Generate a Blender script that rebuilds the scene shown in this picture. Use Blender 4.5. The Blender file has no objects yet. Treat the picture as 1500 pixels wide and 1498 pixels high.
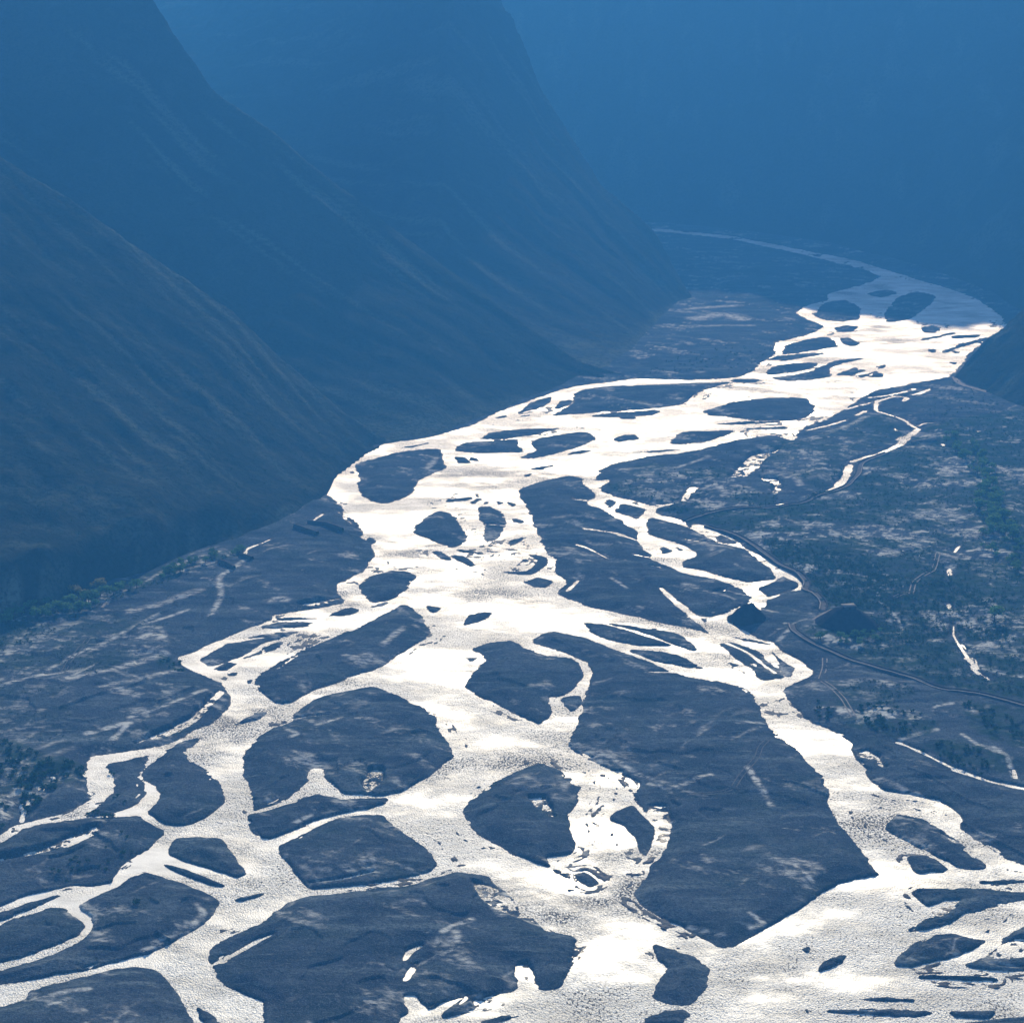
import bpy, bmesh, math, random
import numpy as np

# ------------------------------------------------------------------ camera, sky, sun, exposure
R = math.radians
SC = bpy.context.scene
COL = SC.collection
CAM_H, PITCH, FPX = 300.0, 15.0, 2795.0            # camera height (m), pitch down, focal length in photo pixels
SUN_EL, SUN_AZ = 22.5, 5.0                          # sun in front of the camera, a little to the right
cam_d = bpy.data.cameras.new('camera')
cam_d.sensor_fit = 'HORIZONTAL'; cam_d.sensor_width = 36.0
cam_d.lens = FPX / 1500.0 * 36.0
cam_d.clip_start = 1.0; cam_d.clip_end = 60000.0
cam = bpy.data.objects.new('camera', cam_d); COL.objects.link(cam)
cam.location = (0, 0, CAM_H); cam.rotation_euler = (R(90 - PITCH), 0, 0)
SC.camera = cam

world = bpy.data.worlds.new('World'); SC.world = world; world.use_nodes = True
wn = world.node_tree.nodes; wl = world.node_tree.links
sky = wn.new('ShaderNodeTexSky'); sky.sky_type = 'NISHITA'; sky.sun_disc = False
sky.sun_elevation = R(SUN_EL); sky.sun_rotation = R(SUN_AZ)
sky.altitude = 2800; sky.air_density = 1.0; sky.dust_density = 0.6; sky.ozone_density = 2.0
wn['Background'].inputs['Strength'].default_value = 0.15
wl.new(sky.outputs[0], wn['Background'].inputs['Color'])

sun_d = bpy.data.lights.new('sun', 'SUN'); sun_d.energy = 5.0; sun_d.angle = R(0.5)
sun_d.color = (0.975, 1.0, 0.80)
sun = bpy.data.objects.new('sun', sun_d); COL.objects.link(sun)
sun.rotation_euler = (R(90 - SUN_EL), 0, R(180 - SUN_AZ))    # light comes from +Y, slightly +X
sun.location = (0, 0, 600)

SC.view_settings.view_transform = 'Standard'; SC.view_settings.look = 'None'
SC.view_settings.gamma = 1.0; SC.view_settings.use_curve_mapping = False
SC.view_settings.exposure = 0.82
SC.render.engine = 'CYCLES'
SC.cycles.use_denoising = True
SC.cycles.max_bounces = 4; SC.cycles.diffuse_bounces = 2; SC.cycles.glossy_bounces = 2
SC.cycles.transparent_max_bounces = 4; SC.cycles.volume_bounces = 1
SC.cycles.sample_clamp_direct = 0; SC.cycles.sample_clamp_indirect = 3

# ------------------------------------------------------------------ helpers
cp, sp = math.cos(R(PITCH)), math.sin(R(PITCH))
def ray(u, v):
    """direction of a photo pixel from the camera point (used only to measure places on the ground)"""
    a = u - 750.0; b = 749.0 - v
    return a, FPX * cp + b * sp, -FPX * sp + b * cp
def ground(u, v, z=0.0):
    dx, dy, dz = ray(np.asarray(u, float), np.asarray(v, float))
    t = (z - CAM_H) / dz
    return dx * t, dy * t
def at_dist(u, v, Y):
    dx, dy, dz = ray(u, v)
    t = Y / dy
    return dx * t, CAM_H + dz * t
def pixscale(v):
    """metres across per photo pixel on the ground at row v"""
    b = 749.0 - v
    return CAM_H / (FPX * sp - b * cp)

_T = np.random.default_rng(1234).random((256, 256)).astype(np.float32) * 2 - 1
def vnoise(x, y, seed=0):
    x = np.asarray(x, np.float32) + seed * 13.37; y = np.asarray(y, np.float32) + seed * 7.91
    fx0 = np.floor(x); fy0 = np.floor(y); fx = x - fx0; fy = y - fy0
    ix = fx0.astype(np.int32) & 255; iy = fy0.astype(np.int32) & 255; jx = (ix + 1) & 255; jy = (iy + 1) & 255
    fx = fx * fx * (3 - 2 * fx); fy = fy * fy * (3 - 2 * fy)
    a = _T[iy, ix]; b = _T[iy, jx]; c = _T[jy, ix]; d = _T[jy, jx]
    t = a + (b - a) * fx
    return t + (c + (d - c) * fx - t) * fy
def fbm(x, y, octv=4, seed=0, gain=0.5):
    s = 0; amp = 1; tot = 0
    ca, sa = 0.8, 0.6
    for k in range(octv):
        s = s + amp * vnoise(x, y, seed + k * 17); tot += amp; amp *= gain
        x, y = (x * ca - y * sa) * 2.03 + 3.1, (x * sa + y * ca) * 2.03 + 7.7
    return s / tot
def sstep(a, b, x):
    t = np.clip((x - a) / (b - a), 0, 1); return t * t * (3 - 2 * t)

def mesh_obj(name, verts, faces, mats, parent=None, smooth=False, attrs=None, mat_idx=None):
    me = bpy.data.meshes.new(name)
    verts = np.asarray(verts, np.float32); faces = np.asarray(faces, np.int32)
    n, k = faces.shape
    me.vertices.add(len(verts)); me.vertices.foreach_set('co', verts.ravel())
    me.loops.add(n * k); me.loops.foreach_set('vertex_index', faces.ravel())
    me.polygons.add(n); me.polygons.foreach_set('loop_start', np.arange(n, dtype=np.int32) * k)
    me.polygons.foreach_set('loop_total', np.full(n, k, np.int32))
    if mat_idx is not None: me.polygons.foreach_set('material_index', np.asarray(mat_idx, np.int32))
    if smooth: me.polygons.foreach_set('use_smooth', np.ones(n, bool))
    for m in (mats if isinstance(mats, (list, tuple)) else [mats]): me.materials.append(m)
    if attrs:
        for an, av in attrs.items():
            a = me.attributes.new(an, 'FLOAT', 'POINT'); a.data.foreach_set('value', np.asarray(av, np.float32))
    me.update(); me.validate()
    o = bpy.data.objects.new(name, me); COL.objects.link(o)
    if parent: o.parent = parent
    return o
def tag(o, label=None, cat=None, group=None, kind=None):
    if label: o['label'] = label
    if cat: o['category'] = cat
    if group: o['group'] = group
    if kind: o['kind'] = kind
    return o

# ------------------------------------------------------------------ materials
def new_mat(name):
    m = bpy.data.materials.new(name); m.use_nodes = True
    nt = m.node_tree
    return m, nt, nt.nodes['Principled BSDF']
def N(nt, typ, **kw):
    n = nt.nodes.new(typ)
    for k, v in kw.items():
        if k in n.inputs: n.inputs[k].default_value = v
        else: setattr(n, k, v)
    return n
def noise(nt, co, scale, detail=4, rough=0.55, stretch=None, rot=0):
    if stretch:
        mp = N(nt, 'ShaderNodeMapping'); mp.inputs['Scale'].default_value = stretch; mp.inputs['Rotation'].default_value = (0, 0, rot)
        nt.links.new(co, mp.inputs['Vector']); co = mp.outputs[0]
    t = N(nt, 'ShaderNodeTexNoise'); t.inputs['Scale'].default_value = scale; t.inputs['Detail'].default_value = detail
    t.inputs['Roughness'].default_value = rough
    nt.links.new(co, t.inputs['Vector']); return t.outputs['Fac']
def remap(nt, val, a, b, c=0.0, d=1.0):
    r = N(nt, 'ShaderNodeMapRange'); r.inputs[1].default_value = a; r.inputs[2].default_value = b
    r.inputs[3].default_value = c; r.inputs[4].default_value = d
    nt.links.new(val, r.inputs[0]); return r.outputs[0]
def mixc(nt, fac, a, b, mode='MIX'):
    m = N(nt, 'ShaderNodeMix', data_type='RGBA', blend_type=mode)
    for i, s in ((0, fac), (6, a), (7, b)):
        if isinstance(s, (int, float)): m.inputs[i].default_value = s
        elif isinstance(s, tuple): m.inputs[i].default_value = (*s, 1)
        else: nt.links.new(s, m.inputs[i])
    return m.outputs[2]
def math2(nt, op, a, b):
    m = N(nt, 'ShaderNodeMath', operation=op)
    for i, s in ((0, a), (1, b)):
        if isinstance(s, (int, float)): m.inputs[i].default_value = s
        else: nt.links.new(s, m.inputs[i])
    return m.outputs[0]
def attr(nt, name):
    a = N(nt, 'ShaderNodeAttribute'); a.attribute_name = name; return a.outputs['Fac']
def bump(nt, h, strength, dist):
    b = N(nt, 'ShaderNodeBump'); b.inputs['Strength'].default_value = 1.0; b.inputs['Distance'].default_value = dist
    if isinstance(strength, (int, float)): b.inputs['Strength'].default_value = strength
    else: nt.links.new(strength, b.inputs['Strength'])
    nt.links.new(h, b.inputs['Height']); return b.outputs[0]

def mat_gravel():
    m, nt, p = new_mat('gravel')
    co = N(nt, 'ShaderNodeNewGeometry').outputs['Position']
    big = noise(nt, co, 0.011, 5, 0.6); mid = noise(nt, co, 0.07, 6, 0.65); fine = noise(nt, co, 0.8, 4, 0.75)
    strk = noise(nt, co, 0.05, 6, 0.65, (0.30, 1.7, 1), 0.55); tint = noise(nt, co, 0.03, 4, 0.6)
    grain = noise(nt, co, 2.2, 3, 0.8); thread = noise(nt, co, 0.16, 5, 0.6, (0.25, 1.4, 1), 0.75)
    c = mixc(nt, remap(nt, big, 0.40, 0.60), (0.0187, 0.0254, 0.0440), (0.0461, 0.0583, 0.0814))
    c = mixc(nt, remap(nt, tint, 0.48, 0.66, 0, 0.7), c, (0.0274, 0.0432, 0.0484))
    c = mixc(nt, remap(nt, mid, 0.48, 0.64), c, (0.0605, 0.0771, 0.0979))
    c = mixc(nt, remap(nt, strk, 0.54, 0.66, 0, 0.9), c, (0.0972, 0.1213, 0.1364))
    c = mixc(nt, remap(nt, strk, 0.46, 0.36, 0, 0.9), c, (0.0173, 0.0244, 0.0396))
    c = mixc(nt, remap(nt, thread, 0.60, 0.70, 0, 0.55), c, (0.1512, 0.1880, 0.2035))
    c = mixc(nt, remap(nt, fine, 0.44, 0.62, 0.0, 0.8), c, (0.0130, 0.0188, 0.0308))
    c = mixc(nt, remap(nt, grain, 0.52, 0.70, 0.0, 0.7), c, (0.1440, 0.1880, 0.2145))
    sil = attr(nt, 'silt'); sn = math2(nt, 'MULTIPLY', sil, remap(nt, noise(nt, co, 0.33, 5, 0.75, (0.6, 1.3, 1), 0.4), 0.40, 0.58, 0.0, 1.6))
    sn = math2(nt, 'MINIMUM', sn, 1.0)
    c = mixc(nt, sn, c, (0.41, 0.42, 0.39))
    gr = attr(nt, 'green'); gn = math2(nt, 'MULTIPLY', gr, remap(nt, noise(nt, co, 0.16, 5, 0.7), 0.36, 0.60))
    c = mixc(nt, gn, c, (0.018, 0.036, 0.024))
    wt = attr(nt, 'wet')
    c = mixc(nt, math2(nt, 'MULTIPLY', wt, 0.7), c, (0.016, 0.019, 0.026))
    nt.links.new(c, p.inputs['Base Color'])
    nt.links.new(remap(nt, wt, 0, 1, 1.0, 0.45), p.inputs['Roughness'])
    nt.links.new(remap(nt, wt, 0, 1, 0.0, 0.12), p.inputs['Specular IOR Level'])
    h = math2(nt, 'ADD', math2(nt, 'MULTIPLY', noise(nt, co, 1.4, 3, 0.7), 0.6), math2(nt, 'MULTIPLY', mid, 2.5))
    nt.links.new(bump(nt, h, 1.0, 0.6), p.inputs['Normal'])
    return m
def mat_water():
    m, nt, p = new_mat('river_water')
    co = N(nt, 'ShaderNodeNewGeometry').outputs['Position']
    p.inputs['IOR'].default_value = 1.45
    riff = noise(nt, co, 0.024, 6, 0.66, (0.7, 1.2, 1), 0.9)                      # where the current breaks into riffles
    riffle = remap(nt, riff, 0.40, 0.56, 0.10, 1.0)
    ripple = noise(nt, co, 1.7, 2, 0.55, (1.0, 0.62, 1), 0.35)
    chop = noise(nt, co, 2.6, 2, 0.5)
    swell = noise(nt, co, 0.30, 2, 0.5)
    h = math2(nt, 'ADD', math2(nt, 'ADD', ripple, math2(nt, 'MULTIPLY', chop, 0.30)), math2(nt, 'MULTIPLY', swell, 0.5))
    nt.links.new(bump(nt, h, riffle, 1.0), p.inputs['Normal'])
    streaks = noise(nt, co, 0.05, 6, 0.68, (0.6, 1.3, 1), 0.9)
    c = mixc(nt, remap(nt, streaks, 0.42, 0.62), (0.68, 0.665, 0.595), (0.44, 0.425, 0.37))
    # dark ripple shading in the riffles, painted into the water colour as brown specks
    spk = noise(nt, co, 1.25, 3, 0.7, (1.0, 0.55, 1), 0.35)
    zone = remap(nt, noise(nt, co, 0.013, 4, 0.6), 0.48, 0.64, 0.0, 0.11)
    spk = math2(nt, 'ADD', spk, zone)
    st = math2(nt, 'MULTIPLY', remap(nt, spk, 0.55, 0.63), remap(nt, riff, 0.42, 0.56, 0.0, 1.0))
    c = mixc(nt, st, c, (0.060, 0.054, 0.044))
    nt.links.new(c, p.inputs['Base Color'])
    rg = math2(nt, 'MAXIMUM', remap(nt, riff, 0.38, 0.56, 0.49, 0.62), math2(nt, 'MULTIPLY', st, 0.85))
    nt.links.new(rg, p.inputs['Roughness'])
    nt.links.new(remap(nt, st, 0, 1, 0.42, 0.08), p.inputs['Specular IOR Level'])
    return m
def mat_rock(name, a, b, c3, green, scale=1.0):
    m, nt, p = new_mat(name)
    co = N(nt, 'ShaderNodeNewGeometry').outputs['Position']
    big = noise(nt, co, 0.008 * scale, 5); mid = noise(nt, co, 0.045 * scale, 6, 0.65); fine = noise(nt, co, 0.4 * scale, 4, 0.7)
    c = mixc(nt, remap(nt, big, 0.35, 0.65), a, b)
    c = mixc(nt, remap(nt, mid, 0.5, 0.75, 0, 0.8), c, c3)
    st = attr(nt, 'streak')
    c = mixc(nt, math2(nt, 'MULTIPLY', remap(nt, st, 0.0, 1.0), 0.8), c, (0.12, 0.145, 0.115))
    c = mixc(nt, remap(nt, fine, 0.46, 0.62, 0, 0.75), c, green)
    nt.links.new(c, p.inputs['Base Color']); p.inputs['Roughness'].default_value = 0.95
    p.inputs['Specular IOR Level'].default_value = 0.0
    h = math2(nt, 'ADD', math2(nt, 'MULTIPLY', mid, 6.0), fine)
    nt.links.new(bump(nt, h, 0.9, 1.0), p.inputs['Normal'])
    return m
def mat_plain(name, col, var=0.35, scale=0.8, rough=0.9, spec=0.15, trans=0.0):
    m, nt, p = new_mat(name)
    co = N(nt, 'ShaderNodeNewGeometry').outputs['Position']
    n = noise(nt, co, scale, 4, 0.65)
    d = tuple(x * (1 - var) for x in col); l = tuple(min(1, x * (1 + var)) for x in col)
    c = mixc(nt, remap(nt, n, 0.3, 0.7), d, l)
    nt.links.new(c, p.inputs['Base Color']); p.inputs['Roughness'].default_value = rough
    p.inputs['Specular IOR Level'].default_value = spec
    return m
def mat_leaf(name, col, var, scale):
    m = mat_plain(name, col, var, scale, 0.9, 0.0); nt = m.node_tree; p = nt.nodes['Principled BSDF']
    t = nt.nodes.new('ShaderNodeBsdfTranslucent'); mx_ = nt.nodes.new('ShaderNodeMixShader'); mx_.inputs[0].default_value = 0.35
    src = p.inputs['Base Color'].links[0].from_socket
    nt.links.new(src, t.inputs['Color']); nt.links.new(p.outputs[0], mx_.inputs[1]); nt.links.new(t.outputs[0], mx_.inputs[2])
    nt.links.new(mx_.outputs[0], nt.nodes['Material Output'].inputs['Surface']); return m
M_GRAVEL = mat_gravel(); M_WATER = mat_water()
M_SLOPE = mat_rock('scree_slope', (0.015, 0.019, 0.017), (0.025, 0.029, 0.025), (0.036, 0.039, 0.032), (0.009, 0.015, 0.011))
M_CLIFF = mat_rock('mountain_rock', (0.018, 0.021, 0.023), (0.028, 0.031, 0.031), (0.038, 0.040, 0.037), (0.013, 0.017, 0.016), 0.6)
M_EARTH = mat_plain('packed_earth', (0.09, 0.09, 0.092), 0.3, 0.3, 1.0, 0.0)
M_TRACK = mat_plain('pale_dust', (0.19, 0.18, 0.165), 0.3, 0.5, 1.0, 0.0)
M_STONE = mat_plain('dark_stone', (0.045, 0.048, 0.054), 0.4, 0.9, 1.0, 0.0)
M_PALE = mat_plain('pale_stone', (0.16, 0.155, 0.145), 0.3, 1.2, 1.0, 0.0)
M_MOUND = mat_plain('dark_earth', (0.020, 0.023, 0.030), 0.35, 0.5, 1.0, 0.0)
M_LEAF = mat_leaf('scrub_leaf', (0.019, 0.042, 0.024), 0.5, 0.25)
M_LEAF2 = mat_leaf('tree_leaf', (0.065, 0.135, 0.042), 0.45, 0.12)
M_LEAF3 = mat_leaf('yellowing_leaf', (0.15, 0.14, 0.035), 0.35, 0.2)
M_BARK = mat_plain('bark', (0.03, 0.025, 0.02), 0.3, 2.0, 1.0, 0.0)
# ------------------------------------------------------------------ the braided river, measured on the valley floor
def P(s):
    q = [float(x) for x in s.replace(',', ' ').split()]
    return np.array(q).reshape(-1, 2)
BELT = P("""1213 440 1183 445 1163 458 1180 468 1207 478 1187 489 1160 496 1133 502 1135 517 1113 532 1103 543 1080 553 1000 557
933 554 883 560 833 567 777 586 733 602 687 624 627 641 560 650 523 663 500 671 473 681 462 697 467 713 483 730 500 742 500 750 520 764 531 780 529 787 547 806 547 818 530 837 500 852 492 856 493 868
503 878 500 885 467 890 433 896 400 900 396 908 367 918 333 932 300 947 277 957 257 963 267 977 293 988 323 1000 337 1020 335 1034
313 1057 283 1070 253 1087 220 1095 167 1103 133 1108 127 1115 128 1133 130 1155 143 1163 127 1174 90 1192 43 1203 20 1208 0 1222 -60 1256 -200 1300
-200 1720 1720 1720 1720 1330 1600 1295 1500 1267 1467 1252 1433 1233 1407 1213 1413 1200 1400 1186 1373 1172 1337 1163 1297 1158 1277 1143 1263 1122 1253 1107 1247 1090
1217 1068 1180 1053 1163 1033 1147 1009 1190 991 1194 983 1173 968 1147 955 1136 940 1113 936 1092 927 1079 918 1072 906 1092 889 1101 890 1105 894 1117 895 1124 887 1125 879
1153 868 1167 866 1179 863 1177 853 1164 841 1136 825 1115 813 1091 801 1084 794 1065 783 1058 782 1027 768 1013 768 1011 774 1005 764 987 757 971 756 961 749 961 745 988 738 988 737 961 740 953 741 940 737
923 731 904 727 884 720 879 712 887 709 893 703 873 704 872 699 881 693 880 688 900 679 950 668 1000 664 1033 658 1067 648 1097 642 1127 637 1160 645 1170 640 1172 631 1187 624 1217 613 1240 598
1263 583 1283 571 1310 567 1333 563 1367 557 1397 550 1403 543 1417 523 1443 497 1480 480 1470 465 1440 442 1400 425 1325 403 1250 380 1175 366 1075 346 975 336 900 333 900 337 975 340 1075 351 1175 373
1250 391 1290 404 1270 415 1230 425 1210 431""")
ISL = """1213 443 1240 440 1258 450 1257 468 1235 471 1210 469 1192 462 1200 452
1297 460 1313 437 1340 427 1360 430 1370 437 1353 453 1333 467 1300 473
1270 430 1300 424 1312 430 1290 436
1350 480 1367 477 1378 482 1370 488 1353 487
1220 480 1240 476 1258 478 1250 486 1230 487
1230 495 1243 494 1260 503 1253 508 1237 505
1150 507 1180 498 1213 493 1222 500 1227 508 1200 512 1167 517 1147 519
1123 528 1140 522 1200 516 1170 522 1140 527
1120 547 1137 535 1173 532 1197 532 1190 539 1160 546 1127 549
1127 553 1160 550 1190 543 1207 536 1227 528 1267 524 1227 534 1213 541 1217 552 1187 556 1150 558
1233 549 1260 541 1270 542 1245 550
1270 552 1285 546 1293 547 1290 553
1285 540 1296 535 1296 538
1083 558 1107 555 1117 558 1100 561
840 577 853 572 883 566 1000 562 1043 561 1077 559 1043 567 1020 575 1007 587 1000 592 967 597 900 602 810 609 820 603 843 590
867 610 893 605 967 602 957 608 910 611
757 606 777 590 807 581 808 585 793 597
813 600 820 588 837 587 833 593
1030 603 1050 597 1077 588 1133 583 1177 582 1192 597 1190 607 1167 615 1117 617 1083 612 1040 608
1040 622 1080 618 1150 618 1080 622
980 650 993 637 1000 633 1077 630 1060 638 1030 647 1000 651
703 643 717 635 753 630 823 627 800 633 760 640 730 644
667 660 680 650 713 646 757 643 757 650 767 662 733 663 687 663
760 670 787 660 778 648 800 640 860 632 872 643 850 653 817 663 783 671
898 643 912 638 930 637 935 643 907 647
830 666 850 660 870 659 855 664
667 670 680 670 687 678 670 678
688 668 703 675 690 674
923 663 967 659 1000 658 967 662
778 687 813 681 793 688
768 696 780 693 772 698
583 657 637 647 610 654
518 682 540 675 583 663 643 657 647 670 652 687 633 693 607 707 607 717 593 728 560 739 533 728 525 717 528 697
606 775 627 757 643 749 660 753 673 770 683 783 680 793 663 803 640 793 613 783
700 743 717 742 733 750 740 763 737 777 727 790 713 795 708 785 713 770 703 757
743 792 767 787 763 793 750 800
732 838 760 827 777 811 800 817 803 827 783 840 753 843
763 852 787 847 812 852 800 862 780 859
632 808 643 807 660 820 645 816
662 813 680 815 695 827 690 830 673 822
527 860 543 845 573 836 597 838 607 843 597 860 580 873 563 880 547 882 532 870
543 889 567 882 560 887
480 902 500 892 517 889 527 895 513 902
625 888 643 892 637 897 628 893
677 917 687 903 707 897 723 898 707 908
590 886 610 895 620 903 625 917 628 933 600 948 567 970 550 980 517 990 500 997 450 1013 430 1027 413 1032 387 1017 373 1003 377 990 400 977 420 963 447 952 467 943 500 930 520 920 550 907 570 897
292 967 307 957 343 938 400 928 437 925 417 933 383 943 367 953 350 963 307 977
353 965 380 955 387 947 417 937 407 948 383 958
383 918 410 912 463 911 447 917 400 921
403 907 433 904 467 906 433 908
313 980 333 970 347 972 327 983
335 987 347 985 340 990
360 997 368 995 365 1002
340 1063 360 1052 380 1040 395 1043 380 1053
153 1119 187 1112 218 1105 213 1123 203 1137 213 1152 215 1163 197 1178 177 1188 150 1195 123 1197 147 1180 163 1163 168 1153 160 1137 152 1128
239 1104 267 1087 293 1082 268 1101 277 1113 297 1123 320 1147 328 1162 325 1177 300 1198 273 1208 243 1208 230 1200 217 1190 233 1170 235 1160 227 1150 210 1142 207 1133 220 1120
-90 1280 0 1237 33 1215 67 1205 123 1198 170 1197 203 1195 213 1203 240 1218 220 1240 197 1257 173 1277 163 1293 127 1297 100 1298 77 1302 33 1313 0 1327 -90 1350
-90 1370 0 1338 40 1323 90 1310 67 1322 27 1340 0 1348
-90 1385 0 1357 33 1343 73 1330 93 1330 113 1347 124 1357 113 1368 83 1383 50 1397 0 1410 -90 1440
117 1327 133 1317 167 1302 193 1283 210 1278 233 1285 267 1295 300 1307 323 1323 307 1343 293 1357 260 1377 217 1398 190 1403 133 1418 83 1428 40 1436 -40 1448 -90 1458 -90 1448 0 1422 50 1408 100 1390 130 1372 138 1357 137 1345 122 1335
0 1475 33 1465 43 1453 73 1443 133 1430 167 1420 200 1417 227 1420 240 1433 253 1447 263 1460 273 1483 290 1503 330 1600 -150 1650 -150 1510
287 1475 307 1483 335 1510 370 1600 340 1600 300 1503
248 1243 257 1230 287 1227 320 1227 330 1237 343 1257 362 1280 347 1285 300 1270 267 1260 250 1252
233 1263 253 1268 293 1282 330 1298 310 1297 267 1280 243 1270
343 1318 387 1307 383 1312 353 1320
363 1197 370 1192 410 1182 443 1168 467 1163 500 1173 567 1170 560 1178 500 1192 467 1200 433 1215 400 1228 383 1228 370 1217
430 1048 447 1033 473 1020 500 1014 550 1006 583 1020 617 1035 635 1045 643 1067 660 1097 662 1108 633 1133 590 1160 550 1166 500 1163 480 1143 465 1130 443 1153 417 1173 373 1188 373 1173 370 1157 358 1133 358 1107 360 1100 383 1077 400 1067 430 1057
407 1240 433 1227 473 1207 500 1198 560 1194 573 1207 607 1233 633 1253 643 1263 633 1273 610 1282 567 1290 500 1298 453 1303 437 1283 430 1273 410 1250
500 1309 600 1297 650 1283 667 1277 713 1283 727 1300 753 1313 760 1333 783 1348 807 1363 833 1370 858 1382 850 1397 837 1410 820 1448 790 1450 773 1427 757 1413 750 1427 763 1443 733 1460 727 1473 687 1483 647 1492 647 1483 680 1460 660 1465 633 1477 627 1478 610 1457 590 1457 597 1483 583 1490 570 1540 560 1640 380 1640 387 1505 387 1467 360 1457 333 1445 317 1430 315 1417 307 1407 307 1393 320 1380 353 1367 383 1353 407 1333 420 1323 450 1313
690 1500 740 1487 790 1480 750 1495
957 1383 1000 1397 1020 1403 1038 1418 1033 1447 1013 1470 1000 1473 980 1470 953 1460 967 1433 980 1420 967 1407
943 1500 945 1492 970 1482 1000 1477 1012 1485 1000 1500
700 947 727 940 750 938 767 950 800 960 833 963 850 973 853 990 840 1007 820 1020 803 1020 805 1033 808 1045 790 1061 773 1052 727 1030 700 1018 681 1007 690 993 703 978 713 967 703 957 693 952
680 963 700 963 690 969
822 1023 850 1020 850 1030 837 1043
783 937 800 928 813 925 853 933 900 952 950 970 983 983 1000 989 1043 995 1083 1005 1103 1020 1113 1043 1130 1070 1160 1093 1187 1123 1200 1137 1212 1160 1212 1177 1230 1213 1257 1240 1273 1263 1287 1283 1253 1287 1230 1293 1200 1307 1180 1323 1150 1343 1117 1360 1097 1373 1080 1383 1057 1388 1020 1370 1000 1358 960 1340 937 1323 928 1307 940 1293 950 1280 952 1270 967 1257 983 1217 960 1200 943 1183 927 1172 937 1147 917 1135 883 1120 840 1100 835 1092 837 1083 853 1047 860 1013 870 987 860 970 833 958 800 947 785 943
680 1190 687 1173 727 1143 767 1127 793 1117 820 1130 850 1150 847 1173 830 1193 833 1213 842 1237 833 1250 797 1255 807 1270 783 1262 733 1240 700 1220 683 1203
843 1280 857 1277 880 1293 863 1300 847 1290
810 1273 818 1274 817 1279
822 1280 833 1280 830 1285
687 1163 703 1152 697 1160
893 1200 907 1187 927 1178 943 1197 967 1217 957 1237 947 1253 937 1247 930 1227 917 1210
855 912 883 915 917 923 960 937 985 946 933 945 883 935 863 923
887 913 933 917 967 922 1000 932 1023 953 1007 951 960 932 917 920
922 952 950 953 1000 962 1032 980 1000 977 950 965
760 717 800 703 833 697 850 700 853 705 860 716 872 724 871 729 860 733 860 740 880 745 896 756 915 768 932 779 933 794 941 804 953 813 951 819 971 828 1009 842 1035 847 1061 853 1087 865 1098 875 1092 884 1061 898 1037 905 1030 912 1047 930 1000 918 967 912 933 903 907 897 867 890 833 878 815 868 833 852 813 837 813 817 800 807 790 783 777 750 763 727
887 736 893 731 901 735 900 741 892 744
900 749 912 737 945 745 933 760 920 755
968 804 972 801 985 807 971 811
987 799 999 805 996 807
954 759 975 764 1009 773 1023 780 1037 788 1051 797 1089 804 1110 822 1128 834 1135 844 1132 848 1096 853 1061 844 1027 834 1001 831 1002 821 1023 814 1021 808 992 794 957 785 945 771
1044 786 1054 782 1080 796 1058 794
1136 851 1146 845 1167 854 1169 861 1146 868 1124 875 1113 861
1053 943 1073 940 1110 953 1127 970 1150 992 1117 997 1100 980 1073 957
1130 953 1147 967 1165 980 1153 992 1140 973
1068 932 1079 931 1096 936 1129 944 1113 942 1087 937
1067 970 1077 972 1095 987 1073 980
1293 1208 1310 1190 1353 1200 1377 1217 1417 1243 1448 1270 1413 1274 1377 1257 1333 1233 1300 1215
1327 1255 1353 1253 1370 1260 1392 1275 1340 1280
1335 1308 1347 1302 1400 1302 1500 1307 1600 1310 1600 1318 1500 1317 1450 1330 1410 1340 1393 1353 1350 1362 1330 1363 1353 1347 1377 1340 1393 1330 1413 1317 1383 1317 1363 1330 1353 1322
1310 1413 1320 1400 1340 1383 1373 1370 1400 1368 1413 1373 1443 1377 1430 1390 1393 1400 1360 1410 1333 1415
1413 1415 1447 1400 1467 1383 1477 1367 1500 1355 1620 1340 1620 1440 1500 1423 1450 1420
1200 1423 1205 1410 1227 1400 1239 1400 1230 1413
1177 1390 1185 1387 1182 1394
1433 1292 1467 1288 1500 1288 1540 1291 1467 1295
1340 1430 1400 1430 1470 1435 1400 1434
1253 1463 1300 1461 1343 1465 1300 1467
1203 1480 1300 1477 1367 1482 1347 1490 1267 1488
1390 1482 1460 1481 1447 1492 1400 1490
1407 1499 1460 1494 1540 1488 1540 1502 1460 1506
1226 548 1254 539 1256 541 1230 550
1258 551 1284 543 1286 545 1262 553
1284 538 1296 534 1297 537
1350 497 1396 487 1398 489 1352 499
1380 515 1420 501 1422 504 1384 517
1362 512 1368 512 1371 516 1364 516
1392 530 1402 531 1398 534
1394 514 1408 515 1400 518
1400 506 1448 494 1446 498 1404 509
1392 492 1436 490 1430 494 1396 496
1140 527 1204 517 1206 519 1145 529
1070 556 1112 556 1108 560 1075 560
653 733 691 728 689 732 655 736
690 736 702 730 703 733 693 738
706 738 714 734 714 738
743 735 754 738 752 742 745 739
727 734 736 736 733 739
753 760 766 763 763 766 755 764
673 805 708 810 706 812 674 808
537 787 546 787 548 795 541 797
727 611 743 608 742 611 730 613
755 610 776 607 775 610
714 635 746 630 744 633 718 637
1090 627 1150 625 1148 628 1095 629
1300 606 1312 603 1310 607
1190 545 1206 541 1204 544
905 612 930 611 928 614"""
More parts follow.
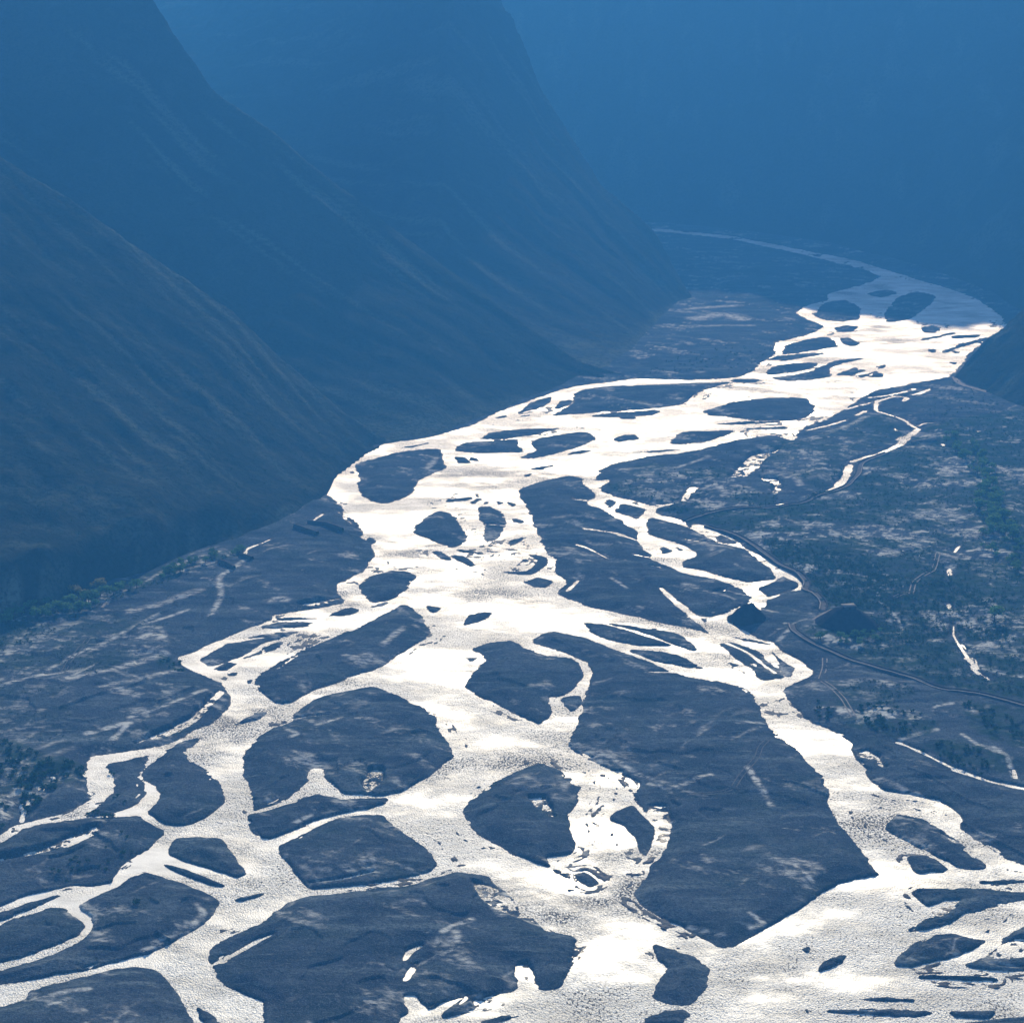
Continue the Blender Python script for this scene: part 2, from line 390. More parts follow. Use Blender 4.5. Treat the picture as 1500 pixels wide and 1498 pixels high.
# open-water threads: points u,v and half-width in photo pixels
CHAN = """~5 : 968 861 985 878 1003 891 1025 910 1050 932
2.5 : 1010 903 1040 905 1070 902
2.2 : 1094 856 1112 853 1134 849
2 : 840 731 858 733
3.5 : 1323 588 1330 583 1313 580 1283 588 1283 602 1300 607 1320 613 1340 626
3.5 : 1340 570 1318 576 1290 581 1270 583
~3 : 1362 570 1345 577 1335 579
~3 : 1278 589 1255 595 1238 600
~3 : 1240 615 1215 623 1180 631
~4 : 1253 609 1268 602
2.2 : 1345 624 1355 620 1368 620
5 : 1345 629 1332 638 1317 652
4 : 1317 652 1290 664 1263 671 1247 677
6 : 1245 681 1240 697 1227 712
3 : 1227 712 1213 720
~2.4 : 1123 744 1145 739 1163 737
4 : 1001 734 1008 722
7 : 1010 720 1016 715
2.2 : 987 737 975 741
3.4 : 1317 1088 1340 1097 1360 1107 1400 1127
5.5 : 1400 1127 1447 1144 1500 1156 1600 1172
~1.8 : 1397 916 1396 930 1410 953 1423 970 1430 983 1450 996
1.8 : 1405 800 1398 809
1.8 : 1391 836 1393 842
1.8 : 1389 885 1392 891
~2.2 : 1290 985 1325 994
~2.4 : 1358 1003 1383 1011
4 : 371 1190 410 1179 440 1160 462 1138
9 : 462 1140 466 1128
6 : 466 1138 490 1158 505 1166
2.5 : 500 1168 560 1168
~2.3 : 453 1294 500 1288 530 1281 547 1277
~2.6 : 312 1413 333 1403 367 1383 400 1368
~3.5 : 592 1407 600 1394 617 1385
~5 : 593 1436 600 1425 609 1413
~3 : 927 1176 945 1194 965 1213 958 1237 949 1256
2 : 713 768 740 770
~2.4 : 430 1053 455 1049 483 1047
~2 : 950 984 1000 985
~3 : 855 774 900 780 934 792
~3 : 928 812 952 817
~1.6 : 843 797 860 802 892 819
~1.5 : 945 828 975 832
~1.5 : 1003 790 1030 794 1058 797
2.5 : 473 753 452 767
1.6 : 397 790 380 797 363 803 358 813
3 : 455 768 462 762
4 : 47 1172 36 1185 32 1203
2 : 57 1153 62 1158
2 : 78 1138 81 1142
1.5 : 1432 631 1434 632
1.8 : 1381 651 1383 653
2 : 1060 940 1095 955 1120 975 1135 985
4 : 700 1497 640 1500 600 1500
3 : 1485 1128 1488 1140
3.4 : 340 940 365 936 385 934
~3 : 848 850 830 866"""
# half-drowned ground: shallow sheets of water broken by gravel
SHOAL = """1152 653 1133 662 1105 665 1088 677 1065 703 1090 702 1110 690 1120 675 1140 661
1113 699 1140 702 1147 715 1135 728 1128 724 1135 712 1113 704
1013 768 1040 770 1058 783 1040 790 1024 779
165 1200 150 1218 120 1235 70 1252 0 1268 -60 1285 -60 1268 0 1258 60 1243 120 1218
70 1262 110 1248 130 1240 90 1258
527 1150 543 1127 562 1127 562 1147 540 1162
772 1168 800 1167 806 1180 815 1200 800 1196 785 1185
945 1180 980 1180 985 1215 972 1250 950 1262 957 1237 968 1215 950 1195
690 1290 725 1300 745 1315 760 1335 785 1350 755 1345 720 1330 700 1312
1040 872 1065 862 1067 868
1310 643 1322 637 1325 645 1317 648
1300 630 1312 626 1318 633
730 838 760 827 777 813 790 822 770 838
1350 1330 1395 1318 1400 1330 1380 1345
1440 1405 1480 1375 1540 1370 1540 1400 1480 1408
187 1260 205 1250 200 1262 170 1275
490 745 505 755 520 770 505 762
665 745 690 752 705 780 690 790 680 775
745 800 770 790 795 805 770 820
190 1092 240 1070 280 1052 320 1010 332 1012 290 1058 250 1078
845 1375 862 1385 850 1405 830 1415 838 1395
755 1415 775 1410 790 1450 760 1455
690 1465 730 1455 745 1470 700 1485
1300 1130 1255 1105 1270 1098 1290 1110
430 887 470 880 500 876 470 888"""
# pale silt: width in pixels : line
SILT = """7 0.9 : 130 1078 160 1070 188 1063
5 0.7 : 165 1088 185 1068
9 0.7 : 395 885 410 880 418 884
10 0.8 : 205 940 222 933 238 938
5 0.6 : 190 1055 240 1040 300 1016
4 0.6 : 205 920 240 910 275 897
3 0.5 : 85 1002 110 993 140 978
9 0.5 : 730 1290 760 1320 740 1310
8 0.6 : 700 1300 720 1325 735 1345
6 0.6 : 650 1373 670 1360 690 1352
8 0.5 : 660 1385 672 1390 668 1372
4 0.5 : 615 1415 650 1405 670 1395
5 0.6 : 740 1340 790 1355
6 0.5 : 1000 1152 1030 1142 1040 1140
5 0.6 : 1095 1130 1130 1185
4 0.6 : 1165 1275 1190 1297
5 0.7 : 1098 1345 1120 1355 1100 1362
5 0.4 : 1010 1360 1060 1375
5 0.5 : 900 1115 940 1140 990 1155
4 0.5 : 950 1150 985 1165
8 0.4 : 770 1140 790 1155
4 0.5 : 1080 1065 1120 1060
4 0.5 : 420 1073 437 1080 425 1085
5 0.6 : 430 1210 455 1198
6 0.5 : 60 1470 100 1458 130 1455
5 0.6 : 70 1480 95 1472
5 0.5 : 225 1385 240 1378 260 1372
6 0.5 : 290 1330 300 1340 275 1365
5 0.6 : 210 1395 235 1385
4 0.6 : 860 650 900 655
5 0.6 : 910 692 935 690 960 686
4 0.6 : 985 690 1010 683 1040 672
3 0.6 : 895 852 918 865
3 0.6 : 1067 870 1095 874
3 0.4 : 1030 870 1075 880
2.5 0.5 : 1077 832 1090 838
3 0.6 : 1115 893 1140 902
4 0.5 : 1140 940 1160 925 1150 918
16 0.6 : 1020 470 1060 462 1090 470
10 0.5 : 1010 455 1080 450
7 0.4 : 1000 480 1100 480
6 0.5 : 560 950 590 925
5 0.5 : 465 1065 500 1055
5 0.5 : 640 672 625 690
6 0.6 : 1205 640 1245 625 1270 612
3 0.5 : 1150 705 1200 690 1230 690
6 0.6 : 1165 700 1172 715
8 0.5 : 1345 685 1370 690
10 0.6 : 1300 700 1320 705
12 0.6 : 1370 740 1400 760
8 0.6 : 1335 765 1360 760 1380 770
3 0.7 : 1295 790 1310 775 1325 762
3.5 0.8 : 1295 785 1315 797 1340 803 1357 815
3 0.7 : 1345 818 1360 815
3 0.6 : 1215 780 1240 792 1265 803 1300 810
3 0.7 : 1265 800 1280 805 1305 812
3 0.6 : 1320 822 1335 824
3 0.5 : 1268 825 1290 840 1305 848
3 0.6 : 1303 856 1285 867 1288 885 1305 900 1320 918 1323 928 1310 940
12 0.5 : 1320 970 1340 965
8 0.6 : 1410 915 1422 922
9 0.7 : 1420 955 1460 960 1490 965
9 0.7 : 1435 978 1470 990 1500 998
3 0.8 : 1452 860 1455 865
6 0.5 : 1395 790 1440 775
5 0.6 : 1480 740 1500 745
7 0.6 : 1465 745 1500 755
4 0.6 : 1430 693 1500 700
6 0.5 : 1460 650 1500 652
5 0.5 : 1370 1040 1400 1035
5 0.6 : 1320 1085 1350 1078 1370 1072
4 0.7 : 1455 1100 1475 1112 1485 1140
4 0.6 : 1410 1080 1440 1100 1470 1110
5 0.6 : 70 985 100 970 130 955
6 0.5 : 10 960 40 930 60 920
5 0.5 : 130 960 180 930 230 905
4 0.5 : 200 865 260 830 330 810
8 0.35 : 60 1100 90 1090
5 0.6 : 310 905 325 875 320 850 345 835 358 825
3 0.8 : 240 849 280 837 312 829
2.5 0.5 : 155 892 165 880 180 870
10 0.45 : 100 1000 170 985 240 960
8 0.45 : 150 1010 210 1000 260 985
12 0.4 : 20 950 60 935 110 915
6 0.6 : 0 1010 60 995 120 985
10 0.4 : 190 900 230 890 290 870"""
GREEN = """0.95 : 1000 745 1180 735 1260 680 1350 625 1500 600 1640 600 1640 1060 1500 1040 1380 1012 1240 968 1165 932 1210 900 1180 860 1110 805 1040 770
0.9 : 1190 1035 1240 1030 1330 1040 1375 1060 1370 1080 1320 1085 1250 1070 1210 1055
0.9 : 1400 1030 1520 1045 1520 1100 1480 1100 1420 1070
0.9 : 1340 1095 1400 1085 1480 1110 1500 1150 1440 1140 1370 1110
0.6 : 1210 1000 1300 1000 1350 1020 1300 1040 1220 1030
0.8 : 880 710 940 705 1000 690 1060 690 1100 720 1140 735 1100 745 1000 745 960 735 900 725
0.7 : 920 690 960 680 990 690 980 720 930 725
0.7 : 1100 655 1200 640 1300 600 1330 640 1260 670 1240 690 1210 720 1150 700
0.7 : -40 900 60 890 200 850 360 800 360 815 250 850 120 900 60 930 40 1000 -40 1010
0.8 : -40 1085 30 1090 60 1110 128 1120 120 1140 70 1165 45 1200 -40 1215
0.8 : 230 960 260 965 280 985 255 985 230 980
0.5 : 0 940 150 900 240 920 250 950 150 990 0 1000
0.35 : -40 1000 110 1000 100 1080 -40 1090"""
# gravel floor of the side valley in shade
dV, dU = 1.35, 1.65
VV = np.arange(1620, 327, -dV); UU = np.arange(-150, 1651, dU)
NR, NC = len(VV), len(UU)
GU, GV = np.meshgrid(UU, VV)
GX, GY = ground(GU, GV)
PXM = pixscale(GV)                                     # metres per photo pixel, row by row
BIG = 60.0
def smooth(poly, closed=True, it=2):
    q = poly
    for _ in range(it):                                # Chaikin, light
        if closed:
            n = np.roll(q, -1, 0); a = q * .87 + n * .13; b = q * .13 + n * .87
            q = np.stack([a, b], 1).reshape(-1, 2)
        else:
            a = q[:-1] * .85 + q[1:] * .15; b = q[:-1] * .15 + q[1:] * .85
            q = np.vstack([q[:1], np.stack([a, b], 1).reshape(-1, 2), q[-1:]])
    return q
def seg_dist(field, poly, closed, mpx=34.0, ws=None, wn=None):
    """distance (m, on the ground) from every grid point near the line"""
    gx, gy = ground(poly[:, 0], poly[:, 1])
    n = len(poly)
    for i in range(n if closed else n - 1):
        j = (i + 1) % n
        u0, u1 = sorted((poly[i, 0], poly[j, 0])); v0, v1 = sorted((poly[i, 1], poly[j, 1]))
        c0 = max(0, int((u0 - mpx - UU[0]) / dU)); c1 = min(NC, int((u1 + mpx - UU[0]) / dU) + 2)
        r0 = max(0, int((VV[0] - v1 - mpx) / dV)); r1 = min(NR, int((VV[0] - v0 + mpx) / dV) + 2)
        if c0 >= c1 or r0 >= r1: continue
        X = GX[r0:r1, c0:c1]; Y = GY[r0:r1, c0:c1]
        ax, ay, bx, by = gx[i], gy[i], gx[j], gy[j]
        L2 = (bx - ax) ** 2 + (by - ay) ** 2 + 1e-9
        t = np.clip(((X - ax) * (bx - ax) + (Y - ay) * (by - ay)) / L2, 0, 1)
        d = np.hypot(X - ax - t * (bx - ax), Y - ay - t * (by - ay))
        if ws is not None: d = d - (ws[i] + (ws[j] - ws[i]) * t) * PXM[r0:r1, c0:c1] * wn[r0:r1, c0:c1]
        np.minimum(field[r0:r1, c0:c1], d, out=field[r0:r1, c0:c1])
def inside(poly):
    m = np.zeros((NR, NC), bool)
    u, v = poly[:, 0], poly[:, 1]; u2, v2 = np.roll(u, -1), np.roll(v, -1)
    r0 = max(0, int((VV[0] - v.max()) / dV)); r1 = min(NR, int((VV[0] - v.min()) / dV) + 2)
    for r in range(r0, r1):
        vv = VV[r] + 1e-4
        k = (v <= vv) != (v2 <= vv)
        if not k.any(): continue
        xs = np.sort(u[k] + (vv - v[k]) / (v2[k] - v[k]) * (u2[k] - u[k]))
        idx = np.searchsorted(xs, UU)
        m[r] = idx % 2 == 1
    return m
def signed(poly, it=2):
    q = smooth(poly, True, it)
    d = np.full((NR, NC), BIG); seg_dist(d, q, True)
    return np.where(inside(q), d, -d)
def lines(txt): return [l for l in txt.strip().splitlines() if l.strip()]

S = -signed(BELT)                                      # + on land, - in the water
for l in lines(ISL):
    np.maximum(S, signed(P(l)), out=S)
S = np.clip(S, -33 * PXM, 33 * PXM) + 1.7 * PXM
wob = fbm(GX / 9.0, GY / 9.0, 4, 11, 0.6) * 5.0 + fbm(GX / 2.0, GY / 2.0, 3, 23, 0.6) * 3.4 * sstep(-0.4, 0.3, fbm(GX / 30, GY / 30, 2, 27))
S = S + wob * PXM * sstep(20, 2, np.abs(S) / PXM)
WN = 1 + 0.7 * fbm(GX / 6, GY / 6, 3, 5, 0.6)
for l in lines(CHAN):
    w, q = l.split(':'); q = smooth(P(q), False); lens = '~' in w; w = float(w.replace('~', ''))
    t = np.linspace(0, 1, len(q)); ws = w * (1.3 * np.sqrt(np.clip(4 * t * (1 - t), 0, 1)) - 0.15 if lens else np.ones(len(q)))
    seg_dist(S, q, False, 26, ws, WN)
SHO = np.zeros((NR, NC))
for l in lines(SHOAL):
    np.maximum(SHO, sstep(-3.5, 2.5, signed(P(l)) / PXM / 1.3), out=SHO)
SIL = np.zeros((NR, NC)); WARP = fbm(GX / 6, GY / 6, 4, 91, 0.6)
for l in lines(SILT):
    h, q = l.split(':'); w, a = (float(x) for x in h.split()); q = smooth(P(q), False)
    d = np.full((NR, NC), BIG); seg_dist(d, q, False, 40)
    np.maximum(SIL, a * sstep(w * 1.5, w * 0.1, d / PXM + 0.5 * w * WARP), out=SIL)
SIL = np.clip(SIL * 1.4, 0, 1)
GRN = np.zeros((NR, NC))
for l in lines(GREEN):
    h, q = l.split(':')
    np.maximum(GRN, float(h) * sstep(-6, 8, signed(P(q)) / PXM), out=GRN)
S0 = S.copy()
n_big = fbm(GX / 60, GY / 60, 4, 3); n_mid = fbm(GX / 13, GY / 13, 4, 7); n_fine = fbm(GX / 2.6, GY / 2.6, 3, 31)
bankL = 0.6 + 9.0 * sstep(-0.15, 0.45, fbm(GX / 38, GY / 38, 3, 41)) ** 1.5   # steep cut banks here, gentle beaches there
land = (0.95 + 0.35 * n_big) * (1 - np.exp(-np.maximum(S, 0) / (bankL * np.clip(PXM / 0.3, 1, 3)))) + 0.02
land = land + (0.12 * n_mid + 0.05 * n_fine) * np.clip(S / 3, 0, 1) + 0.22 * n_fine * sstep(7, 1, S / PXM) * (bankL > 1.5)
bed = -0.12 - 0.10 * np.minimum(-S, 8) + 0.16 * n_mid + 0.05 * n_fine
H = np.where(S > 0, land, np.minimum(bed, -0.02))
# slivers of gravel barely breaking the surface where the bed is high
along = fbm(GX / 22, GY / 22, 2, 53) * 7
band = vnoise(S0 / PXM / 5.0 + 1.2 * fbm(GX / 9, GY / 9, 3, 55), along, 57) * 0.75 + 0.35 * n_fine
lowbed = sstep(-0.12, 0.28, fbm(GX / 45, GY / 45, 3, 59))
H = np.where((S < 0) & (S0 > -30 * PXM), np.maximum(H, (band * lowbed - 0.50) * 1.6), H)
# and wet fringes along the gentle beaches
film = sstep(0.0, 0.35, fbm(GX / 28, GY / 28, 3, 67)) * (0.15 + 0.85 * sstep(780, 1000, GV))
H = np.where((S > 0) & (S < 20 * PXM), H - 1.15 * film * sstep(-0.05, 0.4, band + 0.25 * n_mid) * sstep(20, 2, S / PXM), H)
H = np.where((S > 1.0 * PXM) & (film < 0.3), np.maximum(H, 0.05 + 0.04 * S / PXM), H)
# old dry rills across the bars
rx, ry = GX * 0.62 + GY * 0.78, GX * 0.78 - GY * 0.62
rill = 1 - np.abs(fbm(rx / 46 + 0.4 * n_mid, ry / 15, 3, 95, 0.5)) * 7
rill = np.clip(rill, 0, 1) * sstep(-0.1, 0.3, fbm(GX / 40, GY / 40, 3, 97)) * (S > 4 * PXM)
H = H - 0.22 * rill
SHO = np.clip(SHO * 1.15 + 0.9 * (SHO > 0.01) * (fbm(GX / 4, GY / 4, 4, 63, 0.7) - 0.05), 0, 1) * (SHO > 0.01)
sh_n = 0.8 * fbm(GX / 3.2, GY / 3.2, 4, 61, 0.7) + 0.5 * n_fine - 0.10
H = np.where(SHO > 0.02, H * (1 - SHO) + SHO * (sh_n * 0.5 - 0.02), H)
# flood plain outside the braid belt rises a little and is rougher
plain = sstep(9, 32, S / PXM)
H = H + plain * (1 - SHO) * (0.5 * n_big + 0.35 * n_mid + 0.6)
GRN = GRN * sstep(1.0, 5.0, S)
fl = fbm(GX / 34, GY / 22, 5, 71, 0.6)
crust = sstep(-0.04, 0.20, fl) * sstep(-0.08, 0.25, fbm(GX / 6, GY / 6, 5, 73, 0.7)) * GRN
SIL = np.maximum(SIL, 0.95 * crust)
SIL = np.maximum(SIL, 0.5 * rill ** 2 * sstep(-0.2, 0.3, fbm(GX / 18, GY / 18, 3, 99)))
GRN = GRN * sstep(0.42, -0.05, fl + 0.25 * n_mid)
SIL = SIL * sstep(-0.55, 0.15, fbm(GX / 8, GY / 5, 5, 81, 0.7) + 0.1)
SIL = np.maximum(SIL, 0.5 * sstep(0.20, 0.5, fbm((GX * 0.8 - GY * 0.6) / 30, (GX * 0.6 + GY * 0.8) / 14, 6, 83, 0.7)))
WET = np.clip(sstep(2.4, 0.0, S / np.maximum(PXM, .2)) * 0.5 + SHO * sstep(0.16, 0.02, H) * 0.8, 0, 1) * (H > -0.05)

# scarps, ditches and low levees: height (m), width (px) : line
RELIEF = '''1.6 3 : 91 1042 149 1021 213 1005 215 995
-0.5 3 : 323 829 344 839 315 858 296 887 293 909
1.2 2.5 : 190 932 210 915 260 892
0.9 3 : 40 1000 65 1002 86 1003
1.0 2.5 : 115 1003 145 988 170 975
1.2 2.5 : 186 1047 240 1030 285 1012
0.8 2 : 960 745 985 748 1000 750
0.9 2.5 : 845 756 880 768 920 782
1.0 2.5 : 1405 1205 1440 1225 1470 1240 1510 1262
0.9 2.5 : 1330 1130 1370 1145 1420 1180 1450 1190
0.8 2 : 1060 1050 1105 1058
0.8 2.5 : 140 1363 175 1358 200 1357
1.0 2.5 : 230 1372 260 1385 215 1398
-0.8 2.5 : 590 1417 580 1430 575 1440
0.9 2.5 : 1150 1150 1180 1158 1210 1166
0.8 2.5 : 800 935 840 950 900 968
0.9 2.5 : 470 770 520 788
1.1 2.5 : 965 1120 1000 1130
-0.5 3 : 1180 775 1230 795 1280 800 1320 812
-0.45 4 : 1395 745 1410 790 1405 800 1390 830 1392 890 1398 915
1.0 3 : 1320 755 1345 770 1380 780'''
for l in lines(RELIEF):
    h_, q = l.split(':'); hh, w = (float(x) for x in h_.split()); q = smooth(P(q), False)
    d = np.full((NR, NC), BIG); seg_dist(d, q, False, 20)
    H = H + hh * np.exp(-(d / (w * PXM)) ** 2) * (S > 0.5) * (0.7 + 0.6 * n_mid)
# land components: every bar between the channels is its own piece of ground
LM = H > 0.0
lab = np.zeros((NR, NC), np.int32); par = [0]
def find(a):
    while par[a] != a:
        par[a] = par[par[a]]; a = par[a]
    return a
prev = []
for r in range(NR):
    row = LM[r]; dd = np.diff(np.concatenate([[0], row.astype(np.int8), [0]]))
    st = np.where(dd == 1)[0]; en = np.where(dd == -1)[0]; cur = []; k = 0
    for a, b in zip(st, en):
        L = 0
        for (pa, pb, pl) in prev:
            if pb <= a: continue
            if pa >= b: break
            q = find(pl)
            if not L: L = q
            elif q != L: par[max(q, L)] = min(q, L); L = min(q, L)
        if not L: par.append(len(par)); L = len(par) - 1
        cur.append((a, b, L)); lab[r, a:b] = L
    prev = cur
roots = np.array([find(i) for i in range(len(par))]); lab = roots[lab]
ids, cnt = np.unique(lab, return_counts=True)
count = dict(zip(ids.tolist(), cnt.tolist()))
fl4 = np.stack([lab[:-1, :-1], lab[:-1, 1:], lab[1:, 1:], lab[1:, :-1]], 2)
flab = fl4.max(2)
vid = np.arange(NR * NC).reshape(NR, NC)
quads = np.stack([vid[:-1, :-1], vid[:-1, 1:], vid[1:, 1:], vid[1:, :-1]], 2)
allv = np.stack([GX, GY, H], 2).reshape(-1, 3)
def floor_piece(name, sel):
    f = quads[sel]
    u, inv = np.unique(f, return_inverse=True)
    return mesh_obj(name, allv[u], inv.reshape(f.shape), M_GRAVEL, smooth=True,
                    attrs={'silt': SIL.ravel()[u], 'green': GRN.ravel()[u], 'wet': WET.ravel()[u]})
small = np.zeros(flab.shape, bool)
big_ids = sorted([i for i in ids.tolist() if i and count[i] >= 160], key=lambda i: -count[i])
for i in ids.tolist():
    if i and count[i] < 160: small |= flab == i
nfloor = 0
for i in big_ids:
    rr, cc = np.where(lab == i)
    edge = cc.min() == 0 or cc.max() == NC - 1
    o = floor_piece('flood_plain' if (edge and count[i] > 20000) else 'gravel_bar', flab == i)
    tag(o, kind='structure')
if small.any(): tag(floor_piece('gravel_shoals', small), kind='stuff')
def floor_z(u, v):
    r = np.clip(((VV[0] - np.asarray(v)) / dV).round().astype(int), 0, NR - 1)
    c = np.clip(((np.asarray(u) - UU[0]) / dU).round().astype(int), 0, NC - 1)
    return H[r, c]
# water sheet under all of it
wv = []
for (u, v) in ((-600, 1900), (2100, 1900), (2100, 322), (-600, 322)):
    x, y = ground(u, v); wv.append((float(x), float(y), 0.0))
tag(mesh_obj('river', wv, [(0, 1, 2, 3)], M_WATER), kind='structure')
# the ground sheet that everything stands on
g = 9000.0
tag(mesh_obj('ground', [(-g, -g + 2000, -3), (g, -g + 2000, -3), (g, g + 2000, -3), (-g, g + 2000, -3)], [(0, 1, 2, 3)], M_EARTH), kind='structure')
# ------------------------------------------------------------------ mountains
def crest(pts):
    """list of (u, v, Y) -> sorted arrays x, Y, z"""
    a = []
    for (u, v, Y) in pts:
        x, z = at_dist(u, v, Y); a.append((x, Y, z))
    a.sort(); return np.array(a)
def foot(pts):
    a = []
    for (u, v) in pts:
        x, y = ground(u, v); a.append((float(x), float(y)))
    a.sort(); return np.array(a)
def ip(x, xs, ys):
    """linear interpolation with linear extrapolation"""
    y = np.interp(x, xs, ys)
    y = np.where(x < xs[0], ys[0] + (x - xs[0]) * (ys[1] - ys[0]) / (xs[1] - xs[0]), y)
    return np.where(x > xs[-1], ys[-1] + (x - xs[-1]) * (ys[-1] - ys[-2]) / (xs[-1] - xs[-2]), y)
def grid_hill(name, x0, x1, y0, y1, dx, dy, fn, mat):
    xs = np.arange(x0, x1 + dx, dx); ys = np.arange(y0, y1 + dy, dy)
    X, Y = np.meshgrid(xs, ys); Z, ST = fn(X, Y)
    id_ = np.arange(X.size).reshape(X.shape)
    q = np.stack([id_[:-1, :-1], id_[:-1, 1:], id_[1:, 1:], id_[1:, :-1]], 2)
    zq = np.maximum.reduce([Z[:-1, :-1], Z[:-1, 1:], Z[1:, 1:], Z[1:, :-1]])
    f = q[zq > -1.5]
    u, inv = np.unique(f, return_inverse=True)
    v = np.stack([X, Y, Z], 2).reshape(-1, 3)[u]
    v[:, 2] = np.maximum(v[:, 2], -4)
    o = mesh_obj(name, v, inv.reshape(f.shape), mat, smooth=True, attrs={'streak': ST.ravel()[u]})
    return tag(o, kind='structure')
def gully(X, Y, ax, ay, L, W, seed):
    a = X * ax + Y * ay; c = -X * ay + Y * ax
    c = c + 10 * fbm(a / 120, c / 60, 3, seed + 5)
    n = fbm(a / L, c / W, 4, seed, 0.6)
    return 1 - np.abs(n) * 2.2, n

# near spur on the left, with the terrace and the fluted bluff at its foot
cA = crest([(-420, -30, 1520), (-200, 95, 1440), (0, 232, 1400), (100, 292, 1385), (190, 352, 1370), (280, 412, 1358), (345, 458, 1345), (407, 520, 1335), (500, 600, 1322), (575, 648, 1308)])
fA = foot([(-300, 1030), (-100, 962), (0, 922), (130, 880), (250, 828), (370, 790), (470, 742), (492, 700), (540, 662), (580, 649)])
def hill_a(X, Y):
    Yc = ip(X, cA[:, 0], cA[:, 1]); Zc = np.clip(ip(X, cA[:, 0], cA[:, 2]), -6, 660)
    Yf = ip(X, fA[:, 0], fA[:, 1]) + 20 * fbm(X / 30, Y / 120, 4, 101, 0.55)
    W = np.maximum(Yc - Yf, 8); s = Y - Yf
    Hb = np.interp(X, [-420, -252, -200, -150, -118, -90], [30, 26, 22, 11, 3, 0]) * (1 + 0.3 * fbm(X / 30, Y / 60, 3, 103))
    flute = fbm(X / 7.0, Y / 60, 3, 105, 0.6)
    b = Hb * sstep(0, 42, s + 6 * flute * sstep(0, 8, s) * sstep(44, 30, s))
    r = np.clip((s - 14) / np.maximum(W - 14, 1), 0, 1.0)
    z = b + (Zc - Hb) * (0.30 * r + 0.70 * r ** 1.7)
    back = Y > Yc
    z = np.where(back, Zc - (Y - Yc) * 0.75, z)
    z = np.where(s < 0, s * 0.9 - 1, z)
    g1, n1 = gully(X, Y, 0.80, -0.60, 170, 26, 111); g2, n2 = gully(X, Y, 0.80, -0.60, 90, 9, 121)
    m = sstep(0.05, 0.35, r)
    g0, n0 = gully(X, Y, 0.80, -0.60, 330, 75, 117)
    z = z + m * 2.5 * (g0 - 0.6) * np.clip(r * 2, 0, 1) * (1 - sstep(0.8, 1.0, r))
    z = z + m * (1.2 * (g1 - 0.6) * np.clip(r * 2, 0, 1) + 0.6 * (g2 - 0.6)) + 3.0 * fbm(X / 40, Y / 40, 4, 131) * sstep(0, 60, s) + 1.1 * np.abs(fbm(X / 9, Y / 9, 4, 133, 0.6)) * m
    g3, n3 = gully(X, Y, 0.80, -0.60, 120, 4.5, 151)
    st = m * sstep(0.05, 0.5, 0.7 * n3 + 0.5 * n2 + 0.35 * n1) * 0.45 + 0.12 * sstep(0.93, 1.0, r) + 1.0 * sstep(-0.1, 0.4, flute) * sstep(2, 8, s) * sstep(32, 20, s) * sstep(4, 10, Hb) * (0.45 + 0.55 * sstep(-0.3, 0.2, fbm(X / 45, Y / 90, 2, 107)))
    st = np.maximum(st, 0.35 * sstep(0.0, 0.5, fbm(X / 30, Y / 14, 4, 141)) * sstep(22, 30, s) * sstep(0.4, 0.15, r))
    return z, np.clip(st, 0, 1)
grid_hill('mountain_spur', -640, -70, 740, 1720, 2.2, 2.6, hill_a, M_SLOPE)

cB = crest([(-150, -360, 2050), (100, -150, 1900), (222, 0, 1800), (265, 65, 1775), (312, 132, 1750), (400, 192, 1720), (500, 272, 1690), (640, 380, 1650), (750, 462, 1610), (850, 530, 1570), (935, 556, 1545)])
fB = foot([(300, 660), (480, 655), (570, 649), (640, 638), (690, 620), (780, 583), (840, 563), (930, 552), (960, 549)])
def hill_b(X, Y):
    Yc = ip(X, cB[:, 0], cB[:, 1]); Zc = np.clip(ip(X, cB[:, 0], cB[:, 2]), -6, 660)
    Yf = np.minimum(ip(X, fB[:, 0], fB[:, 1]), Yc - 5) + 6 * fbm(X / 26, Y / 300, 3, 201)
    W = np.maximum(Yc - Yf, 8); s = Y - Yf
    r = np.clip(s / W, 0, 1)
    z = Zc * (0.45 * r + 0.55 * r ** 1.6)
    z = np.where(Y > Yc, Zc - (Y - Yc) * 0.85, z)
    z = np.where(s < 0, s * 0.9 - 1, z)
    g1, n1 = gully(X, Y, 0.86, -0.50, 230, 34, 211); g2, n2 = gully(X, Y, 0.86, -0.50, 110, 11, 221)
    m = sstep(0.0, 0.3, r)
    z = z + m * (3 * (g1 - 0.6) * np.clip(r * 2, 0, 1) + 0.4 * (g2 - 0.6)) + 3 * fbm(X / 45, Y / 45, 4, 231) * sstep(0, 60, s)
    z = z + 10 * np.abs(fbm(X / 24, Y / 24, 4, 235)) * sstep(180, 300, z)
    st = m * sstep(0.22, 0.55, n2 + 0.3 * n1) * 0.45 + 0.12 * sstep(0.94, 1.0, r) * sstep(260, 160, z) + 0.5 * sstep(0.20, 0.02, r + 0.12 * fbm(X / 30, Y / 30, 3, 241))
    return z, np.clip(st, 0, 1)
grid_hill('mountain_spur', -760, 130, 1240, 2350, 3.0, 3.4, hill_b, M_SLOPE)

